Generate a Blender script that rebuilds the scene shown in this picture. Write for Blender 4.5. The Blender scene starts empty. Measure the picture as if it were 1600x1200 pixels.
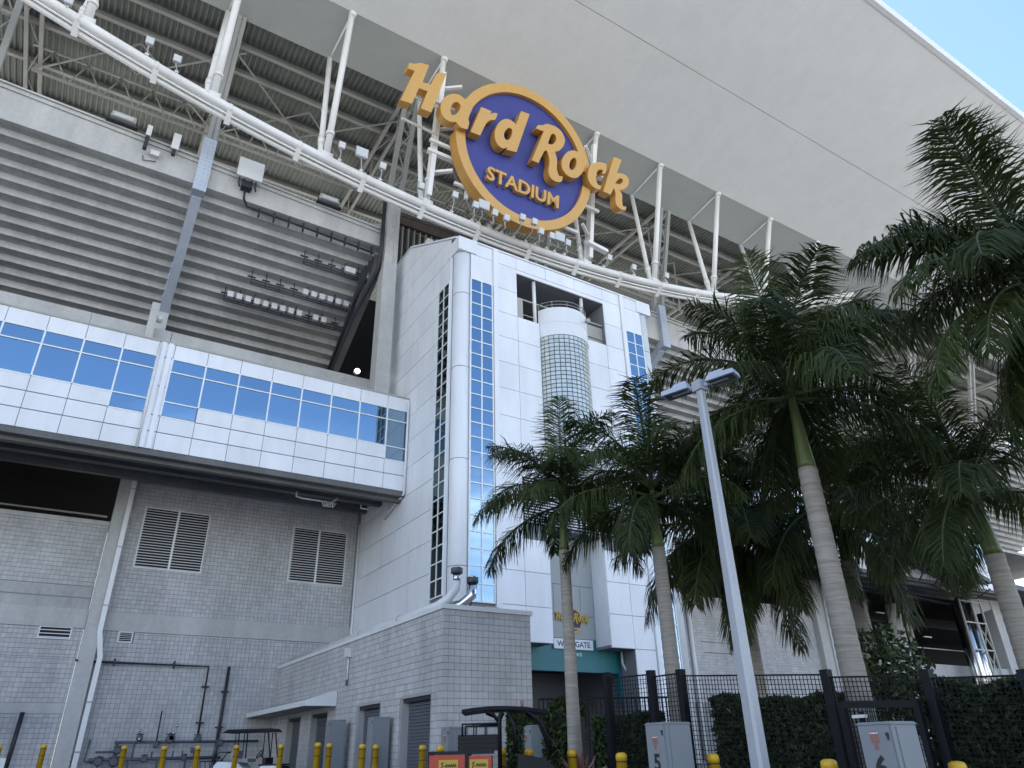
import bpy, bmesh, math, random
from mathutils import Vector, Matrix
R_ = math.radians
S = bpy.context.scene
COL = S.collection
rnd = random.Random(7)

# ------------------------------------------------------------------ camera, sky, sun, exposure
EYE = Vector((0, 0, 1.5))
RV = Vector((0.85166046, -0.52369107, -0.02054571))
UV = Vector((-0.22621916, -0.40268926, 0.88694208))
FV = Vector((0.47275718, 0.75072566, 0.46142348))
cd = bpy.data.cameras.new('camera')
cam = bpy.data.objects.new('camera', cd)
COL.objects.link(cam)
cam.matrix_world = Matrix(((RV.x, UV.x, -FV.x, EYE.x), (RV.y, UV.y, -FV.y, EYE.y),
                           (RV.z, UV.z, -FV.z, EYE.z), (0, 0, 0, 1)))
cd.sensor_width = 36
cd.lens = 1115.57 / 1600 * 36
cd.clip_end = 6000
S.camera = cam

SUN_EL, SUN_AZ = R_(58), R_(12)          # azimuth from +Y towards +X: behind the stadium
w = bpy.data.worlds.new('World'); S.world = w; w.use_nodes = True
nt = w.node_tree; nt.nodes.clear()
out = nt.nodes.new('ShaderNodeOutputWorld'); bg = nt.nodes.new('ShaderNodeBackground')
sky = nt.nodes.new('ShaderNodeTexSky'); sky.sky_type = 'NISHITA'; sky.sun_disc = False
sky.sun_elevation = SUN_EL; sky.sun_rotation = SUN_AZ
sky.air_density = 1.0; sky.dust_density = 0.3; sky.ozone_density = 3.5
bg.inputs['Strength'].default_value = 0.07
tc = nt.nodes.new('ShaderNodeTexCoord')
mp = nt.nodes.new('ShaderNodeMapping'); mp.inputs['Scale'].default_value = (1, 1, 2.6)
nz = nt.nodes.new('ShaderNodeTexNoise'); nz.inputs['Scale'].default_value = 2.3
nz.inputs['Detail'].default_value = 7; nz.inputs['Roughness'].default_value = 0.58
rp = nt.nodes.new('ShaderNodeValToRGB'); rp.color_ramp.elements[0].position = 0.40; rp.color_ramp.elements[1].position = 0.62
sp = nt.nodes.new('ShaderNodeSeparateXYZ')
mr = nt.nodes.new('ShaderNodeMapRange'); mr.inputs['From Min'].default_value = 0.41; mr.inputs['From Max'].default_value = 0.31
mm = nt.nodes.new('ShaderNodeMath'); mm.operation = 'MULTIPLY'
mx = nt.nodes.new('ShaderNodeMixRGB'); mx.inputs['Color2'].default_value = (7.6, 7.9, 8.4, 1)
L = nt.links.new
L(tc.outputs['Generated'], mp.inputs['Vector']); L(mp.outputs['Vector'], nz.inputs['Vector'])
L(nz.outputs['Fac'], rp.inputs['Fac']); L(tc.outputs['Generated'], sp.inputs[0]); L(sp.outputs['Z'], mr.inputs['Value'])
L(rp.outputs['Color'], mm.inputs[0]); L(mr.outputs['Result'], mm.inputs[1])
L(mm.outputs[0], mx.inputs['Fac']); L(sky.outputs['Color'], mx.inputs['Color1'])
L(mx.outputs['Color'], bg.inputs['Color']); L(bg.outputs['Background'], out.inputs['Surface'])

sd = bpy.data.lights.new('sun', 'SUN'); sd.energy = 5.0; sd.angle = R_(0.5); sd.color = (1, 0.95, 0.87)
sun = bpy.data.objects.new('sun', sd); COL.objects.link(sun)
sv = Vector((math.sin(SUN_AZ) * math.cos(SUN_EL), math.cos(SUN_AZ) * math.cos(SUN_EL), math.sin(SUN_EL)))
sun.rotation_euler = (-sv).to_track_quat('-Z', 'Y').to_euler()
sun.location = (0, 80, 90)

S.view_settings.view_transform = 'Standard'; S.view_settings.look = 'None'
S.view_settings.gamma = 1; S.view_settings.use_curve_mapping = False
S.view_settings.exposure = 2.4
S.render.engine = 'CYCLES'
S.cycles.max_bounces = 7; S.cycles.diffuse_bounces = 4; S.cycles.glossy_bounces = 4
S.cycles.transparent_max_bounces = 4

# ------------------------------------------------------------------ materials
MATS = {}
def mat(name, col, rough=0.6, metal=0.0, var=0.0, objvar=0.0, island=0.0, grime=0.0, bump=0.0,
        nscale=6.0, emit=None, coat=0.0, spec=None, stretch=None, trans=0.0):
    m = bpy.data.materials.new(name); m.use_nodes = True
    n = m.node_tree.nodes; l = m.node_tree.links.new
    b = n['Principled BSDF']
    b.inputs['Roughness'].default_value = rough; b.inputs['Metallic'].default_value = metal
    b.inputs['Base Color'].default_value = (*col, 1)
    if spec is not None: b.inputs['Specular IOR Level'].default_value = spec
    if coat: b.inputs['Coat Weight'].default_value = coat
    if emit:
        b.inputs['Emission Color'].default_value = (*emit[0], 1); b.inputs['Emission Strength'].default_value = emit[1]
    facs = []
    if var or grime or bump:
        t = n.new('ShaderNodeTexCoord'); mpn = n.new('ShaderNodeMapping'); g = n.new('ShaderNodeNewGeometry')
        l(g.outputs['Position'], mpn.inputs['Vector'])
        if stretch: mpn.inputs['Scale'].default_value = stretch
        z = n.new('ShaderNodeTexNoise'); z.inputs['Scale'].default_value = nscale; z.inputs['Detail'].default_value = 6
        z.inputs['Roughness'].default_value = 0.62
        l(mpn.outputs['Vector'], z.inputs['Vector'])
    def add(sock, lo, hi, a=0.0, bb=1.0):
        r = n.new('ShaderNodeMapRange'); r.inputs['From Min'].default_value = a; r.inputs['From Max'].default_value = bb
        r.inputs['To Min'].default_value = lo; r.inputs['To Max'].default_value = hi
        l(sock, r.inputs['Value']); facs.append(r.outputs['Result'])
    if var: add(z.outputs['Fac'], 1 - var, 1 + var, 0.3, 0.7)
    if grime:
        z2 = n.new('ShaderNodeTexNoise'); z2.inputs['Scale'].default_value = 0.35; z2.inputs['Detail'].default_value = 8
        z2.inputs['Roughness'].default_value = 0.7
        mp2 = n.new('ShaderNodeMapping'); mp2.inputs['Scale'].default_value = (1.6, 1.6, 0.45)
        l(g.outputs['Position'], mp2.inputs['Vector']); l(mp2.outputs['Vector'], z2.inputs['Vector'])
        add(z2.outputs['Fac'], 1 - grime, 1 + grime * 0.35, 0.32, 0.62)
    if objvar:
        oi = n.new('ShaderNodeObjectInfo'); add(oi.outputs['Random'], 1 - objvar, 1 + objvar)
    if island:
        gi = n.new('ShaderNodeNewGeometry'); add(gi.outputs['Random Per Island'], 1 - island, 1 + island)
    if facs:
        cur = facs[0]
        for f in facs[1:]:
            q = n.new('ShaderNodeMath'); q.operation = 'MULTIPLY'; l(cur, q.inputs[0]); l(f, q.inputs[1]); cur = q.outputs[0]
        vm = n.new('ShaderNodeVectorMath'); vm.operation = 'SCALE'; vm.inputs[0].default_value = col
        l(cur, vm.inputs['Scale']); l(vm.outputs['Vector'], b.inputs['Base Color'])
    if bump:
        bp = n.new('ShaderNodeBump'); bp.inputs['Strength'].default_value = bump; bp.inputs['Distance'].default_value = 0.02
        l(z.outputs['Fac'], bp.inputs['Height']); l(bp.outputs['Normal'], b.inputs['Normal'])
    if trans:
        tr = n.new('ShaderNodeBsdfTranslucent'); tr.inputs['Color'].default_value = (col[0] * 1.3, col[1] * 1.5, col[2], 1)
        ms = n.new('ShaderNodeMixShader'); ms.inputs['Fac'].default_value = trans
        o = n['Material Output']; l(b.outputs[0], ms.inputs[1]); l(tr.outputs[0], ms.inputs[2]); l(ms.outputs[0], o.inputs['Surface'])
    MATS[name] = m
    return m
PANEL = mat('white_panel', (.74, .765, .8), .42, objvar=.035, grime=.11)
PJOINT = mat('panel_joint', (.2, .21, .23), .8)
STEELW = mat('white_steel', (.78, .78, .77), .45, grime=.1)
STEELG = mat('grey_steel', (.36, .36, .33), .55, grime=.2)
TRUSS = mat('truss_steel', (.28, .285, .275), .6, grime=.18)
DECK = mat('roof_decking', (.16, .175, .16), .6, grime=.2)
SOFFIT = mat('soffit_sheet', (.70, .72, .73), .55, objvar=.006, grime=.05, var=.018, nscale=1.2, stretch=(3, .08, 1))
BANDM = mat('fascia_sheet', (.36, .385, .38), .6, grime=.06, objvar=.012)
CONC = mat('concrete', (.46, .46, .45), .85, var=.07, grime=.2, bump=.12, nscale=5)
CONCX = mat('shaded_underside', (.13, .13, .128), .85, var=.1, grime=.25)  # concrete darkened so its colour carries the shade under walkway and raker
CONCD = mat('precast_concrete', (.42, .425, .425), .85, var=.1, grime=.24, bump=.1, nscale=4, objvar=.06)
CONCB = mat('blue_grey_cover', (.42, .47, .56), .5, grime=.15)
CMU = mat('grey_block', (.47, .47, .475), .9, island=.09, var=.05, grime=.2, bump=.18, nscale=14)
CMUL = mat('pale_block', (.47, .472, .475), .9, objvar=.07, var=.05, grime=.2, bump=.18, nscale=14)
MORTAR = mat('mortar', (.23, .23, .24), .95)
VOID = mat('dark_interior', (.012, .012, .014), .9)  # near-black, puts the shade of deep openings into the surface colour
GLASS = mat('mirror_glass', (.27, .375, .47), .025, metal=1.0, objvar=.05)
GLASSD = mat('dark_reflection_glass', (.055, .075, .075), .03, metal=1.0, objvar=.1)  # mirror glass with the dark reflection of walkway and stand in its colour
MULL = mat('white_mullion', (.74, .8, .82), .4)
GBLK = mat('glass_block', (.56, .61, .59), .12, metal=.25, island=.12)
GOLD = mat('gold_paint', (.55, .325, .10), .42, var=.04, nscale=3)
GOLDS = mat('gold_return', (.52, .27, .05), .45, var=.05, nscale=3)
NAVY = mat('navy_face', (.035, .045, .24), .45, var=.05, nscale=1.2)
NAVYD = mat('navy_paint', (.02, .022, .10), .5)
TEAL = mat('teal_paint', (.012, .165, .195), .5, grime=.12)
SIGNW = mat('white_sign_board', (.76, .8, .84), .5)
SLAT = mat('louvre_slat', (.62, .63, .65), .5)
BLACKM = mat('black_metal', (.005, .006, .009), .6, spec=.25)
WIRE = mat('black_wire', (.006, .006, .009), .6, spec=.2)
YELL = mat('yellow_sleeve', (.66, .40, .02), .38, grime=.14, var=.05, nscale=9)
BLACKT = mat('black_band', (.02, .02, .02), .6)
CABL = mat('grey_cabinet', (.215, .235, .255), .5, grime=.1)
RED = mat('warning_red', (.27, .13, .11), .6)
ORNG = mat('red_orange_paint', (.42, .035, .012), .38)
GALV = mat('galvanised_pole', (.40, .42, .45), .45, metal=.25, var=.06, nscale=22, grime=.1)
PIPEW = mat('white_pipe', (.70, .72, .73), .4, grime=.12)
PIPED = mat('dark_pipe', (.02, .022, .032), .55)
METER = mat('meter_grey', (.075, .082, .1), .5)
STAINL = mat('stainless', (.6, .6, .6), .2, metal=1.0)
LEAF = mat('palm_leaf', (.042, .058, .017), .6, spec=.25, objvar=.35, var=.2, nscale=2.5, trans=.16)
LEAFD = mat('dry_leaf', (.16, .13, .06), .7, objvar=.2)
RACH = mat('frond_stalk', (.05, .068, .022), .5)
SHAFT = mat('crownshaft', (.095, .125, .03), .4, var=.2, nscale=4, stretch=(1, 1, .25))
TRUNK = mat('palm_trunk', (.30, .275, .24), .85, var=.3, grime=.15, bump=.35, nscale=2.2, stretch=(.7, .7, 11))
HEDGE = mat('hedge_leaf', (.034, .052, .018), .55, spec=.25, island=.65)
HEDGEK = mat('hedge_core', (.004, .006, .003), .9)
ASPH = mat('pale_concrete_ground', (.19, .188, .18), .9, var=.15, grime=.15, bump=.2, nscale=20)
BLACKP = mat('black_plastic', (.005, .0055, .008), .5, spec=.3)
WPLAS = mat('white_plastic', (.72, .77, .8), .3)
SEATM = mat('grey_vinyl', (.3, .3, .33), .6)
RUBB = mat('tyre_rubber', (.02, .02, .02), .85)
GRNP = mat('green_print', (.05, .3, .1), .6)
YELP = mat('yellow_print', (.5, .34, .04), .55)
JAMB = mat('jamb_concrete', (.36, .36, .36), .8, grime=.2)
BROWN = mat('brown_beam', (.10, .085, .075), .7, grime=.3)
LAMPG = mat('lamp_grey', (.5, .5, .5), .5)
DOORM = mat('shutter_grey', (.12, .13, .15), .5)
DARKS = mat('dark_steel', (.05, .052, .056), .6, grime=.2)
LAMPON = mat('lit_lamp', (1, .95, .85), .4, emit=((1, .93, .78), 3))
LENS = mat('lamp_lens', (.55, .57, .58), .15)
BOXW = mat('pale_equipment', (.62, .63, .64), .45)
PRINTB = mat('black_print', (.015, .015, .02), .6)
WTXT = mat('white_print', (.7, .74, .76), .55)
BTXT = mat('blue_grey_print', (.05, .07, .12), .55)

# ------------------------------------------------------------------ mesh helpers
class MB:
    def __init__(s): s.v = []; s.f = []; s.m = []; s.sm = []
    def face(s, pts, mi=0, smooth=False):
        i = len(s.v); s.v += [tuple(p) for p in pts]; s.f.append(tuple(range(i, i + len(pts)))); s.m.append(mi); s.sm.append(smooth)
    def hexa(s, c, mi=0):
        i = len(s.v); s.v += [tuple(p) for p in c]
        for q in ((0, 3, 2, 1), (4, 5, 6, 7), (0, 1, 5, 4), (1, 2, 6, 5), (2, 3, 7, 6), (3, 0, 4, 7)):
            s.f.append(tuple(i + k for k in q)); s.m.append(mi); s.sm.append(False)
        return s
    def box(s, x0, x1, y0, y1, z0, z1, mi=0):
        return s.hexa([(x0, y0, z0), (x1, y0, z0), (x1, y1, z0), (x0, y1, z0), (x0, y0, z1), (x1, y0, z1), (x1, y1, z1), (x0, y1, z1)], mi)
    def bar(s, p, q, w, h, up=(0, 0, 1), mi=0):
        p = Vector(p); q = Vector(q); d = (q - p).normalized(); u = Vector(up)
        a = d.cross(u)
        if a.length < 1e-4: a = d.cross(Vector((1, 0, 0)))
        a.normalize(); b = a.cross(d).normalized(); a *= w / 2; b *= h / 2
        return s.hexa([p - a - b, p + a - b, q + a - b, q - a - b, p - a + b, p + a + b, q + a + b, q - a + b], mi)
    def tube(s, pts, r, n=10, mi=0, cap=True):
        pts = [Vector(p) for p in pts]; rs = r if isinstance(r, (list, tuple)) else [r] * len(pts)
        rings = []; prev = None
        for k, p in enumerate(pts):
            if k == 0: d = pts[1] - p
            elif k == len(pts) - 1: d = p - pts[k - 1]
            else: d = (pts[k + 1] - p).normalized() + (p - pts[k - 1]).normalized()
            d.normalize()
            if prev is None:
                a = d.cross(Vector((0, 0, 1)))
                if a.length < 1e-3: a = Vector((1, 0, 0))
            else:
                a = prev - d * prev.dot(d)
            a.normalize(); prev = a; b = d.cross(a)
            i = len(s.v)
            for j in range(n):
                t = 2 * math.pi * j / n
                s.v.append(tuple(p + a * (math.cos(t) * rs[k]) + b * (math.sin(t) * rs[k])))
            rings.append(i)
        for i0, i1 in zip(rings, rings[1:]):
            for j in range(n):
                s.f.append((i0 + j, i0 + (j + 1) % n, i1 + (j + 1) % n, i1 + j)); s.m.append(mi); s.sm.append(True)
        if cap:
            s.f.append(tuple(rings[0] + j for j in range(n))[::-1]); s.m.append(mi); s.sm.append(False)
            s.f.append(tuple(rings[-1] + j for j in range(n))); s.m.append(mi); s.sm.append(False)
        return s
    def prism(s, poly, fn, d0, d1, mi=0):
        """poly: 2D outline, fn(u,v,d)->3D"""
        n = len(poly); i = len(s.v)
        s.v += [tuple(fn(u, v, d0)) for u, v in poly] + [tuple(fn(u, v, d1)) for u, v in poly]
        s.f.append(tuple(range(i, i + n))); s.f.append(tuple(range(i + 2 * n - 1, i + n - 1, -1)))
        s.m += [mi, mi]; s.sm += [False, False]
        for j in range(n):
            k = (j + 1) % n; s.f.append((i + j, i + n + j, i + n + k, i + k)); s.m.append(mi); s.sm.append(False)
        return s
WORLD = {}
def wl(o): return WORLD.get(o.name, Vector((0, 0, 0))) if o else Vector((0, 0, 0))
def mesh(name, mb, mats, off=(0, 0, 0), fix=True):
    me = bpy.data.meshes.new(name)
    ox, oy, oz = off
    me.from_pydata([(x - ox, y - oy, z - oz) for x, y, z in mb.v], [], mb.f)
    for m in (mats if isinstance(mats, (list, tuple)) else [mats]): me.materials.append(m)
    me.polygons.foreach_set('material_index', mb.m); me.polygons.foreach_set('use_smooth', mb.sm)
    if fix:
        bm = bmesh.new(); bm.from_mesh(me); bmesh.ops.recalc_face_normals(bm, faces=bm.faces); bm.to_mesh(me); bm.free()
    me.update(); return me
def put(name, me, parent=None, loc=(0, 0, 0), kind=None, label=None):
    """link mesh data at world position loc under parent"""
    o = bpy.data.objects.new(name, me); COL.objects.link(o)
    o.parent = parent; o.location = Vector(loc) - wl(parent)
    WORLD[o.name] = Vector(loc)
    if kind: o['kind'] = kind
    if label: o['label'] = label
    return o
def part(name, mb, mats, parent=None, kind=None, label=None, fix=True):
    base = wl(parent)
    return put(name, mesh(name, mb, mats, base, fix), parent, base, kind, label)
def thing(name, label, cat, loc=(0, 0, 0), group=None):
    o = bpy.data.objects.new(name, None); COL.objects.link(o); o.location = loc; o.empty_display_size = .2
    o['label'] = label; o['category'] = cat
    if group: o['group'] = group
    WORLD[o.name] = Vector(loc); return o
def struct(name, mb, mats):
    o = part(name, mb, mats); o['kind'] = 'structure'; return o
def clone(o, parent=None, delta=None, fn=None):
    """copy a thing with its parts; delta moves the top-level one"""
    c = o.copy(); COL.objects.link(c)
    if parent is None: c.location = o.location + Vector(delta)
    else: c.parent = parent
    WORLD[c.name] = (wl(parent) if parent else Vector((0, 0, 0))) + c.location
    for ch in o.children: clone(ch, c)
    return c
def gz(x, y):
    t = x * .533 + y * .846
    return .05 * min(max(t - 5, 0), 20)
def text(name, body, size, fn, depth, m, parent, bold=0.0, align='CENTER', sx=1.0, each=False, space=1.0, kind=None):
    """flat or extruded lettering; fn(u,v,d) maps letter plane to world"""
    outs = []
    cu = bpy.data.curves.new(name, 'FONT'); cu.size = size; cu.extrude = depth / 2; cu.offset = bold
    cu.align_x = align; cu.space_character = space; cu.resolution_u = 3
    def grab(s):
        cu.body = s
        ob = bpy.data.objects.new('tmp', cu); COL.objects.link(ob)
        dg = bpy.context.evaluated_depsgraph_get(); dg.update()
        me = bpy.data.meshes.new_from_object(ob.evaluated_get(dg)); bpy.data.objects.remove(ob)
        return me
    def emit(me, shift=0.0):
        base = wl(parent)
        for v in me.vertices:
            p = Vector(fn((v.co.x + shift) * sx, v.co.y, v.co.z)) - base; v.co = p
        me.materials.clear(); me.materials.append(m); me.name = name
        me.update()
        outs.append(put(name, me, parent, base, kind))
    if not each:
        emit(grab(body))
    else:
        cu.align_x = 'LEFT'
        full = grab(body); xs = [v.co.x for v in full.vertices]; tot = max(xs)
        pre = ''
        for ch in body:
            st = 0.0
            if pre:
                a = grab(pre + ch); b = grab(ch)
                st = max(v.co.x for v in a.vertices) - max(v.co.x for v in b.vertices)
                bpy.data.meshes.remove(a); bpy.data.meshes.remove(b)
            emit(grab(ch), st - tot / 2); pre += ch
    return outs

# ------------------------------------------------------------------ ground
g = MB(); N = 44
ext = [-1500, -400, -120] + [-60 + 5 * i for i in range(37)] + [160, 400, 1500]
for i in range(len(ext) - 1):
    for j in range(len(ext) - 1):
        x0, x1, y0, y1 = ext[i], ext[i + 1], ext[j], ext[j + 1]
        g.face([(x0, y0, gz(x0, y0)), (x1, y0, gz(x1, y0)), (x1, y1, gz(x1, y1)), (x0, y1, gz(x0, y1))])
struct('ground', g, ASPH)

# ------------------------------------------------------------------ stadium roof
roof = thing('stadium_roof', 'huge pale cantilevered stadium roof with white struts over the stands', 'roof', (21, 40, 42))
KF = 1.056
def KZ(z): return 1.5 + (z - 1.5) * KF
MOD = 6.25 * KF
RY, RZ = 28.7 * KF, KZ(42.0)              # ridge where the struts meet the soffit
SY, SZ = 22.03 * KF, KZ(43.72)            # seam
OY, OZ = 13.2 * KF, KZ(46.0)              # outer edge
IY, IZ = 32 * KF, KZ(41.25)               # inner edge of the fascia
nodes_x = [.95 * KF + MOD * k for k in range(-8, 20)]
for a, b in zip(nodes_x, nodes_x[1:]):
    for (y0, z0, y1, z1) in ((RY, RZ, SY, SZ), (SY - .05, SZ + .012, OY, OZ)):
        m = MB(); m.hexa([(a + .002, y0, z0), (b - .002, y0, z0), (b - .002, y1, z1), (a + .002, y1, z1),
                          (a + .002, y0, z0 + .18), (b - .002, y0, z0 + .18), (b - .002, y1, z1 + .18), (a + .002, y1, z1 + .18)])
        part('soffit_panel', m, SOFFIT, roof)
    m = MB(); m.hexa([(a + .002, RY + .02, RZ + .02), (b - .002, RY + .02, RZ + .02), (b - .002, IY, IZ), (a + .002, IY, IZ),
                      (a + .002, RY + .02, RZ + .2), (b - .002, RY + .02, RZ + .2), (b - .002, IY, IZ + .25), (a + .002, IY, IZ + .25)])
    part('fascia_panel', m, BANDM, roof)
x0, x1 = nodes_x[0], nodes_x[-1]
m = MB(); m.box(x0, x1, OY - .35, OY - .02, OZ - .05, OZ + .9); part('edge_trim', m, SOFFIT, roof)
m = MB(); m.box(x0, x1, OY, 66, OZ + .9, OZ + 1.1); m.hexa([(x0, IY, IZ + 2), (x1, IY, IZ + 2), (x1, 66, IZ + 2), (x0, 66, IZ + 2), (x0, IY, IZ + 2.1), (x1, IY, IZ + 2.1), (x1, 66, IZ + 2.1), (x0, 66, IZ + 2.1)])
part('roof_sheet', m, STEELW, roof)
# corrugated deck underside
m = MB(); per = .36; n = int((112 - (-16)) / per)
for k in range(n):
    a = -16 + k * per
    zd = KZ(42.0); prof = [(a, zd), (a + .07, zd - .12), (a + .17, zd - .12), (a + .24, zd), (a + per, zd)]
    for (xa, za), (xb, zb) in zip(prof, prof[1:]):
        m.face([(xa, IY, za), (xb, IY, zb), (xb, 64, zb), (xa, 64, za)])
part('decking', m, DECK, roof, fix=False)
for y, zz in [(q * KF, KZ(41.5)) for q in (34.2, 36.3, 38.8, 42.1, 45.2, 49)]:
    m = MB(); m.box(-40, 120, y - .14, y + .14, zz - .02, zz); m.box(-40, 120, y - .03, y + .03, zz, zz + .32); m.box(-40, 120, y - .14, y + .14, zz + .32, zz + .34)
    m.box(-40, 120, y - .05, y + .2, zz + .34, zz + .37)
    part('purlin', m, TRUSS, roof)
# raking lattice columns and roof girders
for xc in (-21.9, -9.6, 1.6, 13.4, 25.5, 37.4, 49.7, 62, 74, 86, 98):
    m = MB()
    for s in (-.42, .42) if abs(xc - 1.6) > 1 else (-.12, .12):
        m.bar((xc + s, 36.5, 33.2), (xc + s, IY - .1, IZ + .05), .3, .3, (1, 0, 0))
        m.bar((xc + s, IY - .1, IZ), (xc + s, 62, KZ(41.2)), .24, .26)
        m.bar((xc + s, 36.5, 33.4), (xc + s, 49.5, KZ(41.2)), .2, .2, (1, 0, 0))
    if abs(xc - 1.6) > 1:
        pts = [Vector((0, 36.5, 33.2)).lerp(Vector((0, IY - .1, IZ + .05)), t / 7) for t in range(8)]
        for i, (p, q) in enumerate(zip(pts, pts[1:])):
            s = .42 if i % 2 else -.42
            m.tube([(xc + s, p.y, p.z), (xc - s, q.y, q.z)], .06, 6)
            m.tube([(xc - .42, p.y, p.z), (xc + .42, p.y, p.z)], .05, 6)
        for i in range(10):
            y = 35 + i * 2.6; s = .42 if i % 2 else -.42
            m.tube([(xc + s, y, KZ(41.2)), (xc - s, y + 2.6, KZ(41.2))], .05, 6)
    part('raking_column', m, TRUSS, roof)
m = MB()
for xc in (-9.6, 1.6, 13.4, 25.5, 37.4, 49.7, 62, 74):
    for a, b in (((xc, 36, KZ(41)), (xc + 6, 41.7, KZ(41.3))), ((xc + 12, 36, KZ(41)), (xc + 6, 41.7, KZ(41.3))), ((xc, 44.5, KZ(40.9)), (xc + 6, 39, KZ(41.3))), ((xc + 12, 44.5, KZ(40.9)), (xc + 6, 39, KZ(41.3)))):
        m.tube([a, b], .07, 6)
    # open web girder below the decking
    for y in (42.5,):
        m.tube([(xc, y, KZ(41.2)), (xc + 12, y, KZ(41.2))], .09, 6); m.tube([(xc + .5, y - .3, KZ(38.9)), (xc + 11.5, y - .3, KZ(38.9))], .1, 6)
        for i in range(6):
            m.tube([(xc + 2 * i + .5, y - .3, KZ(38.9)), (xc + 2 * i + 1.2, y, KZ(41.2))], .055, 6); m.tube([(xc + 2 * i + 1.2, y, KZ(41.2)), (xc + 2 * i + 2.4, y - .3, KZ(38.9))], .055, 6)
part('roof_bracing', m, TRUSS, roof)
# sagging ring beam
def ringz(x): return 32.32 + .0057 * (x - 20) ** 2
RINGY = 32.3
xs = [-22 + 1.0 * k for k in range(84)]
m = MB(); m.tube([(x, RINGY, ringz(x)) for x in xs], .26, 14); part('ring_beam', m, STEELW, roof)
m = MB(); m.tube([(x, RINGY + .4, ringz(x) - .46) for x in xs], .15, 10)
m.tube([(x, RINGY + .1, ringz(x) - .40) for x in xs], .07, 6)
part('lower_chord', m, STEELW, roof)
for k in range(len(xs)):
    if k % 4 == 0:
        x = xs[k]; m = MB(); m.bar((x, RINGY - .05, ringz(x) - .28), (x, RINGY + .5, ringz(x) - .75), .3, .12); m.tube([(x - .08, RINGY, ringz(x)), (x + .08, RINGY, ringz(x) + .001)], .3, 14)
        part('clamp', m, STEELW, roof)
for x in nodes_x:
    if x < -18 or x > 60: continue
    if abs(x - 20.8) < .5: continue
    xb = x - .6 if x > 25 else (x if x > 10 else x); zr = ringz(xb)
    top = Vector((x, RY + .1, RZ - .05)); bot = Vector((xb, RINGY, zr))
    m = MB(); m.tube([bot, top], .2, 12); m.tube([top - Vector((0, 0, .25)), top + Vector((.05, -.05, .02))], .24, 12); m.tube([bot.lerp(top, .16) - Vector((0, 0, .12)), bot.lerp(top, .16) + Vector((0, 0, .12))], .27, 12)
    m.tube([bot - Vector((.35, 0, -.2)), bot + Vector((.35, 0, .2))], .3, 10)
    part('strut', m, STEELW, roof)
    b2 = Vector((xb - .35, RINGY, zr + .1)); t2 = Vector((x - .25, IY, IZ))
    if t2.z - b2.z > .6:
        m = MB(); m.tube([b2, t2], .17, 10); m.tube([b2.lerp(t2, .1), b2.lerp(t2, .16)], .22, 10); m.tube([b2.lerp(t2, .42), b2.lerp(t2, .44)], .2, 10); part('raking_strut', m, STEELW, roof)
        m = MB(); m.tube([t2, top], .06, 6); part('tie_rod', m, STEELW, roof)

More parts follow.
